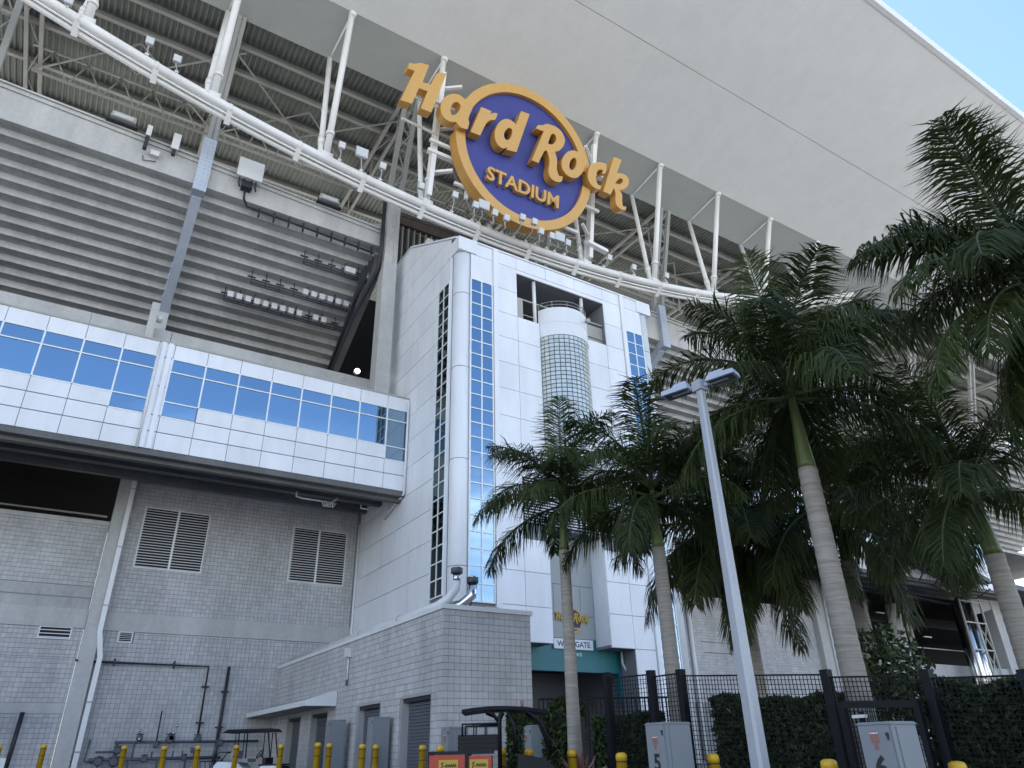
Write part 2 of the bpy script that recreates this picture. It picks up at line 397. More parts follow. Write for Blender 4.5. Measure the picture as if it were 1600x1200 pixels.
# ------------------------------------------------------------------ grandstands
def stand(x_from, x_to, piers, label, ztop_a, ztop_b, ends):
    t = thing('grandstand', label, 'grandstand', ((x_from + x_to) / 2, 42, 24), 'upper deck grandstands seen from below')
    zt = lambda x: ztop_a + (ztop_b - ztop_a) * (x - x_from) / (x_to - x_from)
    edges = [x_from] + [v for p in piers for v in (p - .28, p + .28)] + [x_to]
    bays = list(zip(edges[0::2], edges[1::2]))
    for a, b in bays:
        m = MB(); m.hexa([(a, 36, 31.25), (b, 36, 31.25), (b, 36.3, 31.25), (a, 36.3, 31.25), (a, 36, zt(a)), (b, 36, zt(b)), (b, 36.3, zt(b)), (a, 36.3, zt(a))])
        part('parapet', m, CONC, t)
        m = MB(); m.hexa([(a, 35.9, zt(a) - .32), (b, 35.9, zt(b) - .32), (b, 35.99, zt(b) - .32), (a, 35.99, zt(a) - .32), (a, 35.9, zt(a) - .2), (b, 35.9, zt(b) - .2), (b, 35.99, zt(b) - .2), (a, 35.99, zt(a) - .2)])
        m.hexa([(a, 35.88, zt(a) + .003), (b, 35.88, zt(b) + .003), (b, 36.4, zt(b) + .003), (a, 36.4, zt(a) + .003), (a, 35.88, zt(a) + .12), (b, 35.88, zt(b) + .12), (b, 36.4, zt(b) + .12), (a, 36.4, zt(a) + .12)])
        part('coping', m, CONC, t)
        for k in range(18):
            y = 36.0 + .69 * k; z = 31.25 - .41 * k
            m = MB()
            m.box(a, b, y + (.3 if k == 0 else .16), y + .69, z + .02, z + .14)
            m.hexa([(a, y + .69, z - .41), (b, y + .69, z - .41), (b, y + .85, z - .41), (a, y + .85, z - .41), (a, y + .69, z + .14), (b, y + .69, z + .14), (b, y + .83, z + .14), (a, y + .83, z + .14)])
            part('riser_beam', m, CONCD, t)
    for p in piers:
        m = MB()
        m.hexa([(p - .27, 36.25, 30.5), (p + .27, 36.25, 30.5), (p + .27, 48.6, 23.1), (p - .27, 48.6, 23.1), (p - .27, 36.25, 31.5), (p + .27, 36.25, 31.5), (p + .27, 48.6, 24.2), (p - .27, 48.6, 24.2)])
        part('raker_beam', m, CONCB, t)
        m = MB(); m.box(p - .36, p + .36, 35.6, 36.35, 30.6, 34.6)
        for zz in range(12):
            for s in (-.24, 0, .24): m.tube([(p + s, 35.62, 31.0 + zz * .3), (p + s, 35.57, 31.0 + zz * .3)], .035, 6)
        part('column_head', m, CONCB, t)
        m = MB(); m.box(p - .3, p + .3, 43.0, 43.8, 16, 27.4); part('column', m, CONC, t)
    for p in ends:
        m = MB(); m.box(p - .47, p + .42, 35.7, 36.6, 19.6, 35.0); m.box(p + .1, p + .14, 35.66, 35.7, 30, 34); m.box(p - .08, p + .08, 35.64, 35.69, 32.9, 33.9)
        part('end_column', m, CONC, t)
        m = MB(); m.hexa([(p - .8, 36.65, 29.5), (p - .35, 36.65, 29.5), (p - .35, 48, 22.8), (p - .8, 48, 22.8), (p - .8, 36.65, 31.0), (p - .35, 36.65, 31.0), (p - .35, 48, 24.2), (p - .8, 48, 24.2)])
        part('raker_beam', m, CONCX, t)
        m = MB(); m.tube([(p - .75, 35.6, 34.8), (p - .75, 35.6, 30.8), (p - .62, 36.3, 29.6), (p - 1.1, 39, 27.3), (p - 1.2, 42, 25.2), (p - 1.2, 43, 22)], .14, 8)
        for q in range(4): m.tube([(p - .95 - q * .12, 36.4 + q * .3, 30.6 - q * .2), (p - 1.1 - q * .1, 39, 28.2 - q * .2), (p - 1.25 - q * .1, 44, 24 - q * .3)], .06, 6)
        part('conduit', m, PIPED, t)
    for p in ends:
        m = MB(); m.box(p - 1.4, p + 9, 46, 46.3, 14, 34); part('sky_blocker', m, VOID, t)  # added dark wall that blocks the sky behind the stand end
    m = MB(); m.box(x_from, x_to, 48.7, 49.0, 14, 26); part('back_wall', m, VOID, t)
    m = MB(); m.box(x_from, x_to, 40.75, 48.7, 21.6, 21.9); part('concourse_floor', m, CONCD, t)
    return t
st1 = stand(-34, 13.0, [-22.2, -10.3, 1.55], 'grey concrete grandstand underside left of the white tower', 34.75, 32.55, [13.42])
st2 = stand(29.6, 112, [37.4, 49.3, 61.2, 73], 'grey concrete grandstand underside behind the palms right of the tower', 33.9, 32.9, [])

# ------------------------------------------------------------------ entrance tower
tower = thing('entrance_tower', 'white panelled entrance tower with glazed corner strips and round corner columns', 'tower', (21.3, 33, 1))
TX0, TX1, TY = 14.41, 28.19, 28.1
ZJ = [27.15, 26.33] + [24.66 - 1.558 * k for k in range(0, 13)]     # joints, top down, last ~6
ZB = .9
def pf(x0, x1, z0, z1, y=TY, gap=.012, mt=PANEL, dep=.06):
    m = MB(); m.box(x0 + gap, x1 - gap, y, y + dep, z0 + gap, z1 - gap); part('panel', m, mt, tower)
# core
m = MB()
m.box(15.42, 18.15, TY + .06, 28.98, ZB, 27.1); m.box(TX0 + .06, 18.15, 28.98, 40.27, ZB, 27.1); m.box(24.45, 27.25, TY + .06, 28.98, ZB, 27.1); m.box(24.45, TX1 - .06, 28.98, 39.2, ZB, 27.1)
m.box(18.15, 24.45, TY + .06, 39.2, 26.06, 27.1); m.box(18.15, 24.45, TY + .07, 29.2, 11.3, 23.05); m.box(18.15, 19.55, TY + .07, 29.2, 6.06, 11.3); m.box(23.05, 24.45, TY + .07, 29.2, 6.06, 11.3)
m.box(18.15, 24.45, 33.5, 39.2, ZB, 26.0)
m.prism([(28.2, 27.0), (34.8, 30.8), (39.2, 30.8), (39.2, 27.0)], lambda u, v, d: (d, u, v), TX0 + .07, TX1 - .07)
part('core', m, PJOINT, tower)
m = MB(); m.box(18.15, 24.45, 29.25, 33.45, 22.7, 22.95); part('loft_floor', m, CONC, tower)
m = MB(); m.box(18.2, 24.4, 32.9, 33.3, 23, 26); part('loft_wall', m, VOID, tower)
colsx = [(16.9, 18.17), (18.17, 19.62), (22.98, 24.43), (24.43, 25.76)]
for i in range(len(ZJ) - 1):
    z1, z0 = ZJ[i], ZJ[i + 1]
    if i == 0:
        for a, b in ((15.2, 16.6), (16.9, 18.17), (18.17, 20.2), (20.2, 22.3), (22.3, 24.43), (24.43, 25.76), (26.05, 27.4)): pf(a, b, z0, z1)
        continue
    for ci, (a, b) in enumerate(colsx):
        if ci in (1, 2) and z0 > 23.0: continue
        if z0 < 6.2 - 1.5 and ci < 3: continue
        if ci in (1, 2) and 11.3 < (z0 + z1) / 2 < 14.2: continue
        pf(a, b, z0, z1)
    if 15.2 > z0 > 11.2 and not (11.3 < (z0 + z1) / 2 < 14.2): pf(19.62, 22.98, z0, z1, TY + .02)
    if i == 1:
        for a, b in ((15.2, 16.6), (26.05, 27.4)): pf(a, b, z0, z1)
for z0, z1 in ((4.5, 5.96), (3.0, 4.5), (.9, 3.0)): pf(24.43, 25.76, z0, z1)
# header over the opening, columns and rails
m = MB(); m.box(18.16, 24.44, TY + .002, TY + .5, 26.07, 26.31); part('opening_head', m, PANEL, tower)
for x in (19.5, 22.93):
    m = MB(); m.tube([(x, TY + .25, 23.05), (x, TY + .25, 26.06)], .11, 12); part('post', m, STEELW, tower)
for a, b in ((18.2, 19.4), (19.6, 22.85), (23.05, 24.4)):
    m = MB(); m.box(a, b, TY + .2, TY + .28, 24.5, 24.58); m.box(a, b, TY + .2, TY + .26, 23.5, 23.55); part('guard_rail', m, STEELG, tower)
part('infill_panel', MB().box(18.18, 18.6, TY + .1, TY + .2, 23.1, 24.5), STEELG, tower); part('infill_panel', MB().box(23.3, 24.42, TY + .3, TY + .4, 23.06, 24.4), STEELG, tower)
# fins beside the strips
for a, b in ((16.6, 16.88), (25.78, 26.03)):
    m = MB(); m.box(a, b, TY - .09, TY + .1, 4.5 if a < 20 else .9, 27.12); part('fin', m, PANEL, tower)
# cap and round columns
for x, s in ((14.95, 1), (27.72, -1)):
    m = MB(); m.tube([(x, 28.62, ZB), (x, 28.62, 26.32)], .5, 28); part('round_column', m, PANEL, tower)
    for zz in (9.0, 14.1, 19.1, 23.6):
        m = MB(); m.tube([(x, 28.62, zz), (x, 28.62, zz + .03)], .507, 28); part('joint_ring', m, PJOINT, tower)
    m = MB(); m.box(x - .56, x + .56, 28.02, 29.3, 26.34, 27.22); part('cap', m, PANEL, tower)
m = MB(); m.box(15.5, 27.2, TY - .06, TY + .3, 27.15, 27.25); part('coping', m, PANEL, tower)
m = MB(); m.box(13.95, 32.5, 38.2, 38.4, 30.6, 35.3); part('screen_backing', m, DARKS, tower)
m = MB(); m.box(13.95, 32.5, 37.75, 38.19, 35.31, 36.2); m.box(13.95, 32.5, 37.7, 37.74, 36.0, 36.3); part('screen_beam', m, BROWN, tower)
scr = mesh('fin', MB().box(14.05, 14.13, 37.9, 38.19, 31, 35.25), STEELG)
for k in range(40): put('fin', scr, tower, (k * .45, 0, 0))
part('roof_post', MB().box(15.7, 16.1, 35.2, 35.6, 30.8, 32.6), STEELW, tower)
# glazed strips
def strip(origin, ux, width, ztop, zbot, gm):
    ux = Vector(ux); o = Vector(origin); nrm = Vector((0, 0, 1)).cross(ux)
    def P(u, z, d): return o + ux * u + Vector((0, 0, z)) - nrm * d
    rows = int(round((ztop - zbot) / .779)); h = (ztop - zbot) / rows
    for r in range(rows):
        for c in range(2):
            u0, u1 = c * width / 2 + .03, (c + 1) * width / 2 - .03; z0, z1 = zbot + r * h + .03, zbot + (r + 1) * h - .03
            j = [rnd.uniform(-.0026, .0026) for _ in range(3)]
            m = MB(); m.hexa([P(u0, z0, .02 + j[0]), P(u1, z0, .02 + j[1]), P(u1, z0, -.02), P(u0, z0, -.02), P(u0, z1, .02 + j[2]), P(u1, z1, .02 + j[1] + j[2] - j[0]), P(u1, z1, -.02), P(u0, z1, -.02)])
            part('pane', m, gm, tower)
    m = MB()
    for k in range(rows + 1): m.hexa([P(0, zbot + k * h - .028, .055), P(width, zbot + k * h - .028, .055), P(width, zbot + k * h - .028, -.03), P(0, zbot + k * h - .028, -.03), P(0, zbot + k * h + .028, .055), P(width, zbot + k * h + .028, .055), P(width, zbot + k * h + .028, -.03), P(0, zbot + k * h + .028, -.03)])
    for u in (0, width / 2, width): m.hexa([P(u - .03, zbot, .06), P(u + .03, zbot, .06), P(u + .03, zbot, -.03), P(u - .03, zbot, -.03), P(u - .03, ztop, .06), P(u + .03, ztop, .06), P(u + .03, ztop, -.03), P(u - .03, ztop, -.03)])
    part('mullion_grid', m, MULL, tower)
strip((15.2, TY, 0), (1, 0, 0), 1.32, 24.63, 7.5, GLASS)
strip((26.06, TY, 0), (1, 0, 0), 1.3, 24.63, .95, GLASS)
strip((TX0, 30.33, 0), (0, -1, 0), 1.3, 24.68, 7.85, GLASSD)
# left flank: panels clipped to the raked top
def clip(poly, f):
    o = []
    for p, q in zip(poly, poly[1:] + poly[:1]):
        a, b = f(p), f(q)
        if a >= 0: o.append(p)
        if a * b < 0: t = a / (a - b); o.append((p[0] + t * (q[0] - p[0]), p[1] + t * (q[1] - p[1])))
    return o
part('corner_bead', MB().box(TX0 - .03, TX0 + .1, 28.92, 29.03, ZB, 26.33), PANEL, tower)
ys = [29.03, 30.38, 32.9, 34.8, 36.9, 39.3]
zr = [30.95, 29.3, 27.76, 26.3] + [24.66 - 1.558 * k for k in range(0, 13)]
for z1, z0 in zip(zr, zr[1:]):
    for a, b in zip(ys, ys[1:]):
        if a < 30 and z0 < 24.6: continue
        poly = [(a + .012, z0 + .014), (b - .012, z0 + .014), (b - .012, z1 - .014), (a + .012, z1 - .014)]
        poly = clip(poly, lambda p: 27.2 + (p[0] - 28.27) * .574 - p[1] - .02)
        if len(poly) < 3: continue
        m = MB(); m.prism(poly, lambda u, v, d: (d, u, v), TX0, TX0 + .06); part('panel', m, PANEL, tower)
for z1, z0 in zip(zr[10:], zr[11:]):
    m = MB(); m.box(TX0, TX0 + .06, 39.312, 40.28, z0 + .014, z1 - .014); part('panel', m, PANEL, tower)
m = MB()
m.prism([(28.27, 27.22), (34.8, 30.97), (39.35, 30.97), (39.35, 31.07), (34.78, 31.07), (28.27, 27.34)], lambda u, v, d: (d, u, v), TX0 - .05, TX0 + .2)
m.box(TX0 - .04, TX0 + .02, 39.3, 39.42, 19.6, 30.97); part('edge_trim', m, PANEL, tower)
m = MB(); m.tube([(TX0 - .07, 40.2, 1.0), (TX0 - .07, 40.2, 13.9)], .08, 8); part('corner_trim', m, PIPEW, tower)
part('corner_filler', MB().box(14.2, 14.46, 40.285, 40.7, .9, 15.9), PJOINT, tower)
# glass block drum
gc = Vector((21.3, 28.75, 0)); gr = 1.72
m = MB()
A0, A1 = R_(198), R_(342)
def arc(r, z0, z1, n=28, mb=None, mi=0):
    for k in range(n):
        a, b = A0 + (A1 - A0) * k / n, A0 + (A1 - A0) * (k + 1) / n
        p = lambda t, z: (gc.x + r * math.cos(t), gc.y + r * math.sin(t), z)
        mb.face([p(a, z0), p(b, z0), p(b, z1), p(a, z1)], mi, True)
    mb.face([(gc.x + r * math.cos(A0 + (A1 - A0) * k / n), gc.y + r * math.sin(A0 + (A1 - A0) * k / n), z1) for k in range(n + 1)], mi)
    mb.face([(gc.x + r * math.cos(A0 + (A1 - A0) * k / n), gc.y + r * math.sin(A0 + (A1 - A0) * k / n), z0) for k in range(n, -1, -1)], mi)
m = MB(); arc(gr - .05, 15.6, 22.3, mb=m); part('drum_backing', m, METER, tower)
m = MB(); arc(gr + .04, 22.2, 24.0, mb=m); arc(gr + .055, 23.05, 23.08, mb=m); part('drum_head', m, PANEL, tower)
m = MB(); arc(gr + .04, 14.9, 15.6, mb=m); part('drum_base', m, PANEL, tower)
m = MB(); rows, cols = 26, 15; hh = (22.2 - 15.6) / rows
for r in range(rows):
    for c in range(cols):
        a = A0 + (A1 - A0) * (c + .08) / cols; b = A0 + (A1 - A0) * (c + .92) / cols; z0 = 15.6 + (r + .1) * hh; z1 = 15.6 + (r + .9) * hh; r1 = gr + rnd.uniform(0, .012); r0 = gr - .04
        q = lambda t, rr, z: (gc.x + rr * math.cos(t), gc.y + rr * math.sin(t), z)
        m.hexa([q(a, r1, z0), q(b, r1, z0), q(b, r0, z0), q(a, r0, z0), q(a, r1, z1), q(b, r1, z1), q(b, r0, z1), q(a, r0, z1)])
part('glass_block', m, GBLK, tower, kind='stuff')
m = MB()
for dz in (24.2, 24.42):
    m.tube([(gc.x + gr * math.cos(A0 + (A1 - A0) * k / 20), gc.y + gr * math.sin(A0 + (A1 - A0) * k / 20), dz) for k in range(21)], .02, 5)
for k in range(0, 21, 4): m.tube([(gc.x + gr * math.cos(A0 + (A1 - A0) * k / 20), gc.y + gr * math.sin(A0 + (A1 - A0) * k / 20), z) for z in (24, 24.42)], .02, 5)
m.tube([(22.4, 27.6, 24), (22.4, 27.6, 24.9)], .04, 6); m.tube([(22.6, 27.9, 24), (22.6, 27.9, 24.8)], .04, 6)
part('drum_rail', m, STEELG, tower)
m = MB(); m.tube([(22.1, 27.06, 23.4), (22.1, 26.9, 23.4)], .08, 8); m.tube([(22.1, 26.9, 23.4), (22.1, 26.75, 23.37)], .13, 10); part('camera_dome', m, STEELG, tower)
# louvre behind the palms
lou = part('louvre', MB().box(18.2, 24.42, TY + .045, TY + .066, 11.4, 14.05), VOID, tower)
m = MB()
for k in range(18): m.hexa([(18.25, TY - .02, 11.45 + k * .143), (24.37, TY - .02, 11.45 + k * .143), (24.37, TY + .04, 11.52 + k * .143), (18.25, TY + .04, 11.52 + k * .143), (18.25, TY - .02, 11.47 + k * .143), (24.37, TY - .02, 11.47 + k * .143), (24.37, TY + .04, 11.54 + k * .143), (18.25, TY + .04, 11.54 + k * .143)])
o = part('slat', m, SLAT, lou, kind='stuff')
# gate recess: dark opening, grey bay, side reveals, teal band
m = MB()
for a, b, z0, z1 in ((19.66, 21.3, 6.42, 7.5), (21.3, 22.94, 6.42, 7.5), (19.66, 20.5, 7.5, 8.95), (20.5, 22.1, 7.5, 8.95), (22.1, 22.94, 7.5, 8.95), (19.66, 21.3, 8.95, 11.28), (21.3, 22.94, 8.95, 11.28)):
    m2 = MB(); m2.box(a + .012, b - .012, 29.22, 29.28, z0 + .012, z1 - .012); part('bay_panel', m2, BANDM, tower)
m.box(19.63, 22.97, 29.28, 29.4, 6.4, 11.28); part('bay_backing', m, PJOINT, tower)
for xa, xb in ((22.96, 23.05), (19.55, 19.62)): part('reveal', MB().box(xa, xb, TY + .07, 29.27, 6.08, 11.28), PANEL, tower)
part('soffit', MB().box(16.9, 19.6, TY + .08, 29.29, 5.96, 6.06), PJOINT, tower); part('soffit', MB().box(22.97, 24.43, TY + .08, 29.29, 5.96, 6.06), PJOINT, tower)
m = MB(); m.box(13.9, 24.5, 29.3, 29.6, 4.95, 6.42); m.box(24.25, 24.5, 29.28, 29.62, 3.6, 5.0); part('teal_fascia', m, TEAL, tower)
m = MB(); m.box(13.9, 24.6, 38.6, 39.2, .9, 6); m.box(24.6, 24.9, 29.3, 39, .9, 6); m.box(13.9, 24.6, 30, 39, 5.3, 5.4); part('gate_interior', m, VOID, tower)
m = MB(); m.box(24.52, 25.75, 29.1, 29.3, .9, 6); part('jamb', m, CONC, tower)
m = MB(); m.tube([(24.3, 29.0, 5.95), (24.3, 29.0, 5.4), (24.6, 29.0, 4.9), (24.6, 29.0, .9)], .06, 8); part('downpipe', m, PIPEW, tower)

# white board and wording over the gate
gs = thing('gate_sign', 'white board lettered WEST GATE on the teal band over the tower entrance', 'sign', (21.65, 29.28, 6))
m = MB(); m.box(20.4, 22.72, 29.2, 29.26, 5.94, 6.4); part('board', m, SIGNW, gs)
pl = lambda cx, cz, y: (lambda u, v, d: (cx + u, y - d, cz + v))
text('lettering', 'WEST GATE', .36, pl(21.56, 6.05, 29.196), .006, BTXT, gs, bold=.006, sx=1.0)
text('lettering', 'ENTRANCE', .2, pl(21.56, 5.66, 29.29), .006, WTXT, gs, bold=.004)

# ------------------------------------------------------------------ big sign
LET = {
'H': [[(-9.68, 2.63), (-9.23, 2.78), (-8.92, 3.09), (-8.3, 3.18), (-8.59, 1.64), (-8.0, 1.74), (-7.67, 3.0), (-7.0, 3.19), (-7.72, -0.37), (-8.47, -0.41), (-8.16, 1.11), (-8.77, 1.06), (-9.11, -0.36), (-9.87, -0.46), (-9.24, 2.2), (-9.7, 2.17)]],
'a': [[(-6.36, 1.86), (-5.86, 2.03), (-5.51, 1.86), (-5.41, 1.93), (-4.67, 2.0), (-5.09, 0.38), (-4.92, 0.22), (-5.01, -0.39), (-5.27, -0.47), (-5.6, -0.49), (-5.91, -0.22), (-6.11, -0.38), (-6.53, -0.44), (-6.95, -0.22), (-7.14, 0.23), (-7.1, 0.83), (-6.82, 1.47)], [(-6.12, 1.33), (-5.79, 1.35), (-5.68, 1.11), (-5.79, 0.66), (-6.07, 0.21), (-6.31, 0.15), (-6.42, 0.5), (-6.37, 0.96)]],
'r': [[(-4.17, 1.85), (-3.38, 1.9), (-3.45, 1.58), (-3.21, 1.86), (-2.87, 1.95), (-3.01, 1.3), (-3.38, 1.17), (-3.68, 0.77), (-4.04, -0.46), (-4.78, -0.49)]],
'd': [[(-1.02, 3.07), (-0.31, 3.15), (-1.14, -0.49), (-1.98, -0.65), (-1.85, -0.39), (-2.17, -0.69), (-2.6, -0.63), (-2.93, -0.17), (-2.97, 0.49), (-2.73, 1.28), (-2.27, 1.81), (-1.77, 1.95), (-1.36, 1.73)], [(-1.95, 1.22), (-1.63, 1.24), (-1.57, 0.91), (-1.75, 0.3), (-2.01, 0.1), (-2.21, 0.24), (-2.24, 0.67)]],
'R': [[(0.41, 2.58), (0.86, 2.73), (1.18, 3.07), (1.98, 3.18), (2.55, 2.98), (2.89, 2.42), (2.77, 1.77), (2.4, 1.24), (2.05, 0.99), (2.29, 0.38), (2.26, -0.37), (2.5, -0.88), (2.83, -0.79), (2.8, -1.26), (2.31, -1.49), (1.8, -1.38), (1.55, -0.88), (1.66, -0.06), (1.51, 0.49), (1.35, 0.77), (1.13, 0.69), (0.72, -0.57), (0.15, -0.58), (0.98, 2.28), (0.69, 2.23), (0.32, 2.2)], [(1.64, 2.43), (1.98, 2.46), (2.13, 2.15), (1.98, 1.7), (1.66, 1.41), (1.39, 1.43)]],
'o': [[(3.62, 1.84), (4.14, 1.93), (4.6, 1.67), (4.76, 1.06), (4.57, 0.3), (4.16, -0.33), (3.66, -0.57), (3.14, -0.52), (2.73, -0.16), (2.64, 0.46), (2.87, 1.1), (3.19, 1.56)], [(3.73, 1.3), (3.98, 1.14), (3.98, 0.64), (3.71, 0.14), (3.45, 0.07), (3.33, 0.35), (3.42, 0.85)]],
'c': [[(6.12, 1.93), (6.71, 2.01), (6.78, 1.6), (6.66, 1.08), (6.34, 0.98), (6.44, 1.32), (6.05, 1.24), (5.8, 0.79), (5.78, 0.23), (6.02, -0.17), (6.33, -0.06), (6.26, -0.45), (5.86, -0.57), (5.4, -0.47), (5.08, -0.07), (5.01, 0.49), (5.2, 1.13), (5.59, 1.61)]],
'k': [[(7.43, 2.95), (8.21, 3.02), (7.75, 1.64), (8.13, 1.8), (8.65, 1.85), (8.99, 1.56), (8.91, 0.96), (8.49, 0.48), (8.03, 0.23), (8.36, -0.04), (8.33, -0.65), (8.44, -1.03), (8.76, -0.96), (8.72, -1.26), (8.21, -1.42), (7.79, -1.21), (7.68, -0.75), (7.72, -0.23), (7.52, 0.19), (7.22, -0.53), (6.53, -0.5)], [(8.04, 1.33), (8.36, 1.33), (8.38, 1.08), (8.02, 0.71), (7.6, 0.65)]],
}
def smooth(poly, lim=62, it=2):
    for _ in range(it):
        o = []; n = len(poly)
        for i in range(n):
            p = Vector(poly[i - 1]); c = Vector(poly[i]); q = Vector(poly[(i + 1) % n])
            a = (c - p); b = (q - c)
            if a.length > 1e-6 and b.length > 1e-6 and math.degrees(a.angle(b)) < lim:
                o += [tuple(c - a * .22), tuple(c + b * .22)]
            else: o.append(tuple(c))
        poly = o
    return poly
def solid_letter(name, outlines, fn, d0, d1, mf, ms, parent):
    """filled outline with holes (triangulated by bmesh), extruded"""
    bm = bmesh.new(); es = []
    loops = []
    for k, pl_ in enumerate(outlines):
        pp = smooth(pl_, 62 if k == 0 else 95)
        vs = [bm.verts.new((u, v, 0)) for u, v in pp]; loops.append(pp)
        es += [bm.edges.new((vs[i], vs[(i + 1) % len(vs)])) for i in range(len(vs))]
    bmesh.ops.triangle_fill(bm, use_beauty=True, use_dissolve=False, edges=es, normal=(0, 0, 1))
    m = MB()
    for f in bm.faces:
        m.face([fn(v.co.x, v.co.y, d1) for v in f.verts], 0); m.face([fn(v.co.x, v.co.y, d0) for v in f.verts][::-1], 1)
    bm.free()
    for pp in loops:
        n = len(pp)
        for i in range(n):
            a, b = pp[i], pp[(i + 1) % n]
            m.face([fn(*a, d0), fn(*b, d0), fn(*b, d1), fn(*a, d1)], 1)
    base = wl(parent); me = mesh(name, m, [mf, ms], base, False)
    bm = bmesh.new(); bm.from_mesh(me); bmesh.ops.remove_doubles(bm, verts=bm.verts, dist=1e-4); bmesh.ops.recalc_face_normals(bm, faces=bm.faces); bm.to_mesh(me); bm.free()
    return put(name, me, parent, base)
SC = Vector((20.235, 29.535, 37.505)); SA = R_(10); SK = .95
SV = Vector((0, -math.sin(SA), math.cos(SA))); SN = Vector((0, -math.cos(SA), -math.sin(SA)))
def sgn(u, v, d): return SC + Vector((u * SK, 0, 0)) + SV * (v * SK) + SN * (d * SK)
sign = thing('stadium_sign', 'giant round navy sign with gold rim and gold letters HARD ROCK STADIUM', 'sign', SC)
def disc(r, n=72): return [(r * math.cos(2 * math.pi * k / n), r * math.sin(2 * math.pi * k / n)) for k in range(n)]
m = MB(); m.prism(disc(5.1), sgn, -.75, -.3); part('disc', m, NAVY, sign)
def rim_part(a0, a1, r0, r1, n):
    m = MB()
    P = lambda k, r, d: sgn(r * math.cos(a0 + (a1 - a0) * k / n), r * math.sin(a0 + (a1 - a0) * k / n), d)
    for k in range(n):
        m.face([P(k, r0, 0), P(k + 1, r0, 0), P(k + 1, r1, 0), P(k, r1, 0)], 0)
        m.face([P(k, r0, -.95), P(k + 1, r0, -.95), P(k + 1, r1, -.95), P(k, r1, -.95)], 1)
        m.face([P(k, r1, 0), P(k + 1, r1, 0), P(k + 1, r1, -.95), P(k, r1, -.95)], 1)
        m.face([P(k, r0, 0), P(k + 1, r0, 0), P(k + 1, r0, -.95), P(k, r0, -.95)], 1)
    for k in (0, n): m.face([P(k, r0, 0), P(k, r1, 0), P(k, r1, -.95), P(k, r0, -.95)], 1)
    part('rim', m, [GOLD, GOLDS], sign)
rim_part(R_(9), R_(160.5), 4.97, 5.68, 56); rim_part(R_(184), R_(355), 4.97, 5.68, 60)
for k, o in LET.items(): solid_letter('letter', o, sgn, -.25, .45, GOLD, GOLDS, sign)
def sgt(u, v, d): return sgn(u - .1, v - 3.22, d - .1)
text('letter', 'STADIUM', 1.43, sgt, .34, GOLD, sign, bold=.035, each=True, sx=1.0)
m = MB()
def fy(z): return 32.25 - (z - 32.3) * .168
for x in (14.15, 26.9):
    m.bar((x, fy(33) - .3, 33), (x, fy(42.6) - .3, 42.6), .3, .3)
    for z in (34.9, 38.2, 41.5): m.bar((x, fy(z), z), (x + (1.2 if x < 20 else -1.2), fy(z) - .9, z), .2, .2)
for z, xa, xb in ((34.2, 15.6, 25.4), (36.6, 13.6, 27.2), (39.6, 11.6, 28.4)):
    m.bar((xa, fy(z) - .75, z), (xb, fy(z) - .75, z), .18, .22)
for x in (16.6, 20.2, 23.8): m.bar((x, fy(33.5) - .6, 33.5), (x, fy(42) - .55, 42), .2, .2)
m.bar((26.4, 31.4, 33.9), (28.3, 31.6, 33.9), .4, .26); m.bar((13.7, 31.3, 36.2), (15.4, 31.1, 36.0), .3, .26)
for z in (37.4, 39.4): m.bar((11.6, fy(z) - .6, z), (14.2, fy(z) - .5, z), .12, .12)
part('support_frame', m, STEELW, sign)

# small logo in the bay above the gate
lg = thing('gate_logo', 'small round navy and gold logo on the grey bay above the gate sign', 'logo', (21.55, 29.2, 7.25))
sl = .105
def lgf(u, v, d): return Vector((21.55 + u * sl, 29.2 - d * sl, 7.28 + v * sl))
m = MB(); m.prism(disc(5.0, 40), lgf, -.1, .15); part('disc', m, NAVYD, lg)
m = MB()
for k in range(40):
    a, b = 2 * math.pi * k / 40, 2 * math.pi * (k + 1) / 40
    for r0, r1 in ((4.9, 5.7),): m.hexa([lgf(r * math.cos(t), r * math.sin(t), d) for d in (-.1, .3) for r, t in ((r0, a), (r1, a), (r1, b), (r0, b))])
part('rim', m, GOLD, lg)
for k, o in LET.items(): solid_letter('letter', o, lgf, .2, .75, YELP, GOLDS, lg)
m = MB(); m.box(21.2, 21.9, 29.16, 29.175, 6.86, 6.93); part('bar', m, GOLD, lg)

# ------------------------------------------------------------------ floodlights on the ring beam
FLOODS = [(15.9, 15.59, 33.02, 1, 31.0), (17.4, 16.24, 31.33, 1, 29.5), (17.89, 16.81, 31.58, 2, 29.5), (18.76, 17.6, 31.32, 1, 29.5), (19.66, 18.44, 31.27, 1, 29.5), (20.62, 19.64, 31.84, 1, 29.5), (21.55, 20.56, 31.87, 1, 29.5), (22.28, 21.03, 31.28, 1, 29.5), (23.23, 21.87, 31.26, 1, 29.5), (23.93, 22.49, 31.41, 2, 29.5), (24.77, 23.14, 31.2, 1, 29.5), (28.29, 27.97, 32.86, 1, 31.0), (31.21, 30.22, 32.85, 1, 31.0), (34.53, 33.47, 33.29, 1, 31.0), (-2.59, -2.55, 35.28, 1, 31.0), (-1.03, -1.12, 34.82, 1, 31.0), (8.37, 8.12, 33.37, 1, 31.0), (9.73, 9.34, 33.43, 2, 31.0), (10.97, 10.7, 33.04, 1, 31.0), (13.72, 13.25, 32.67, 1, 31.0), (-6.62, -6.38, 35.74, 1, 31.0)]
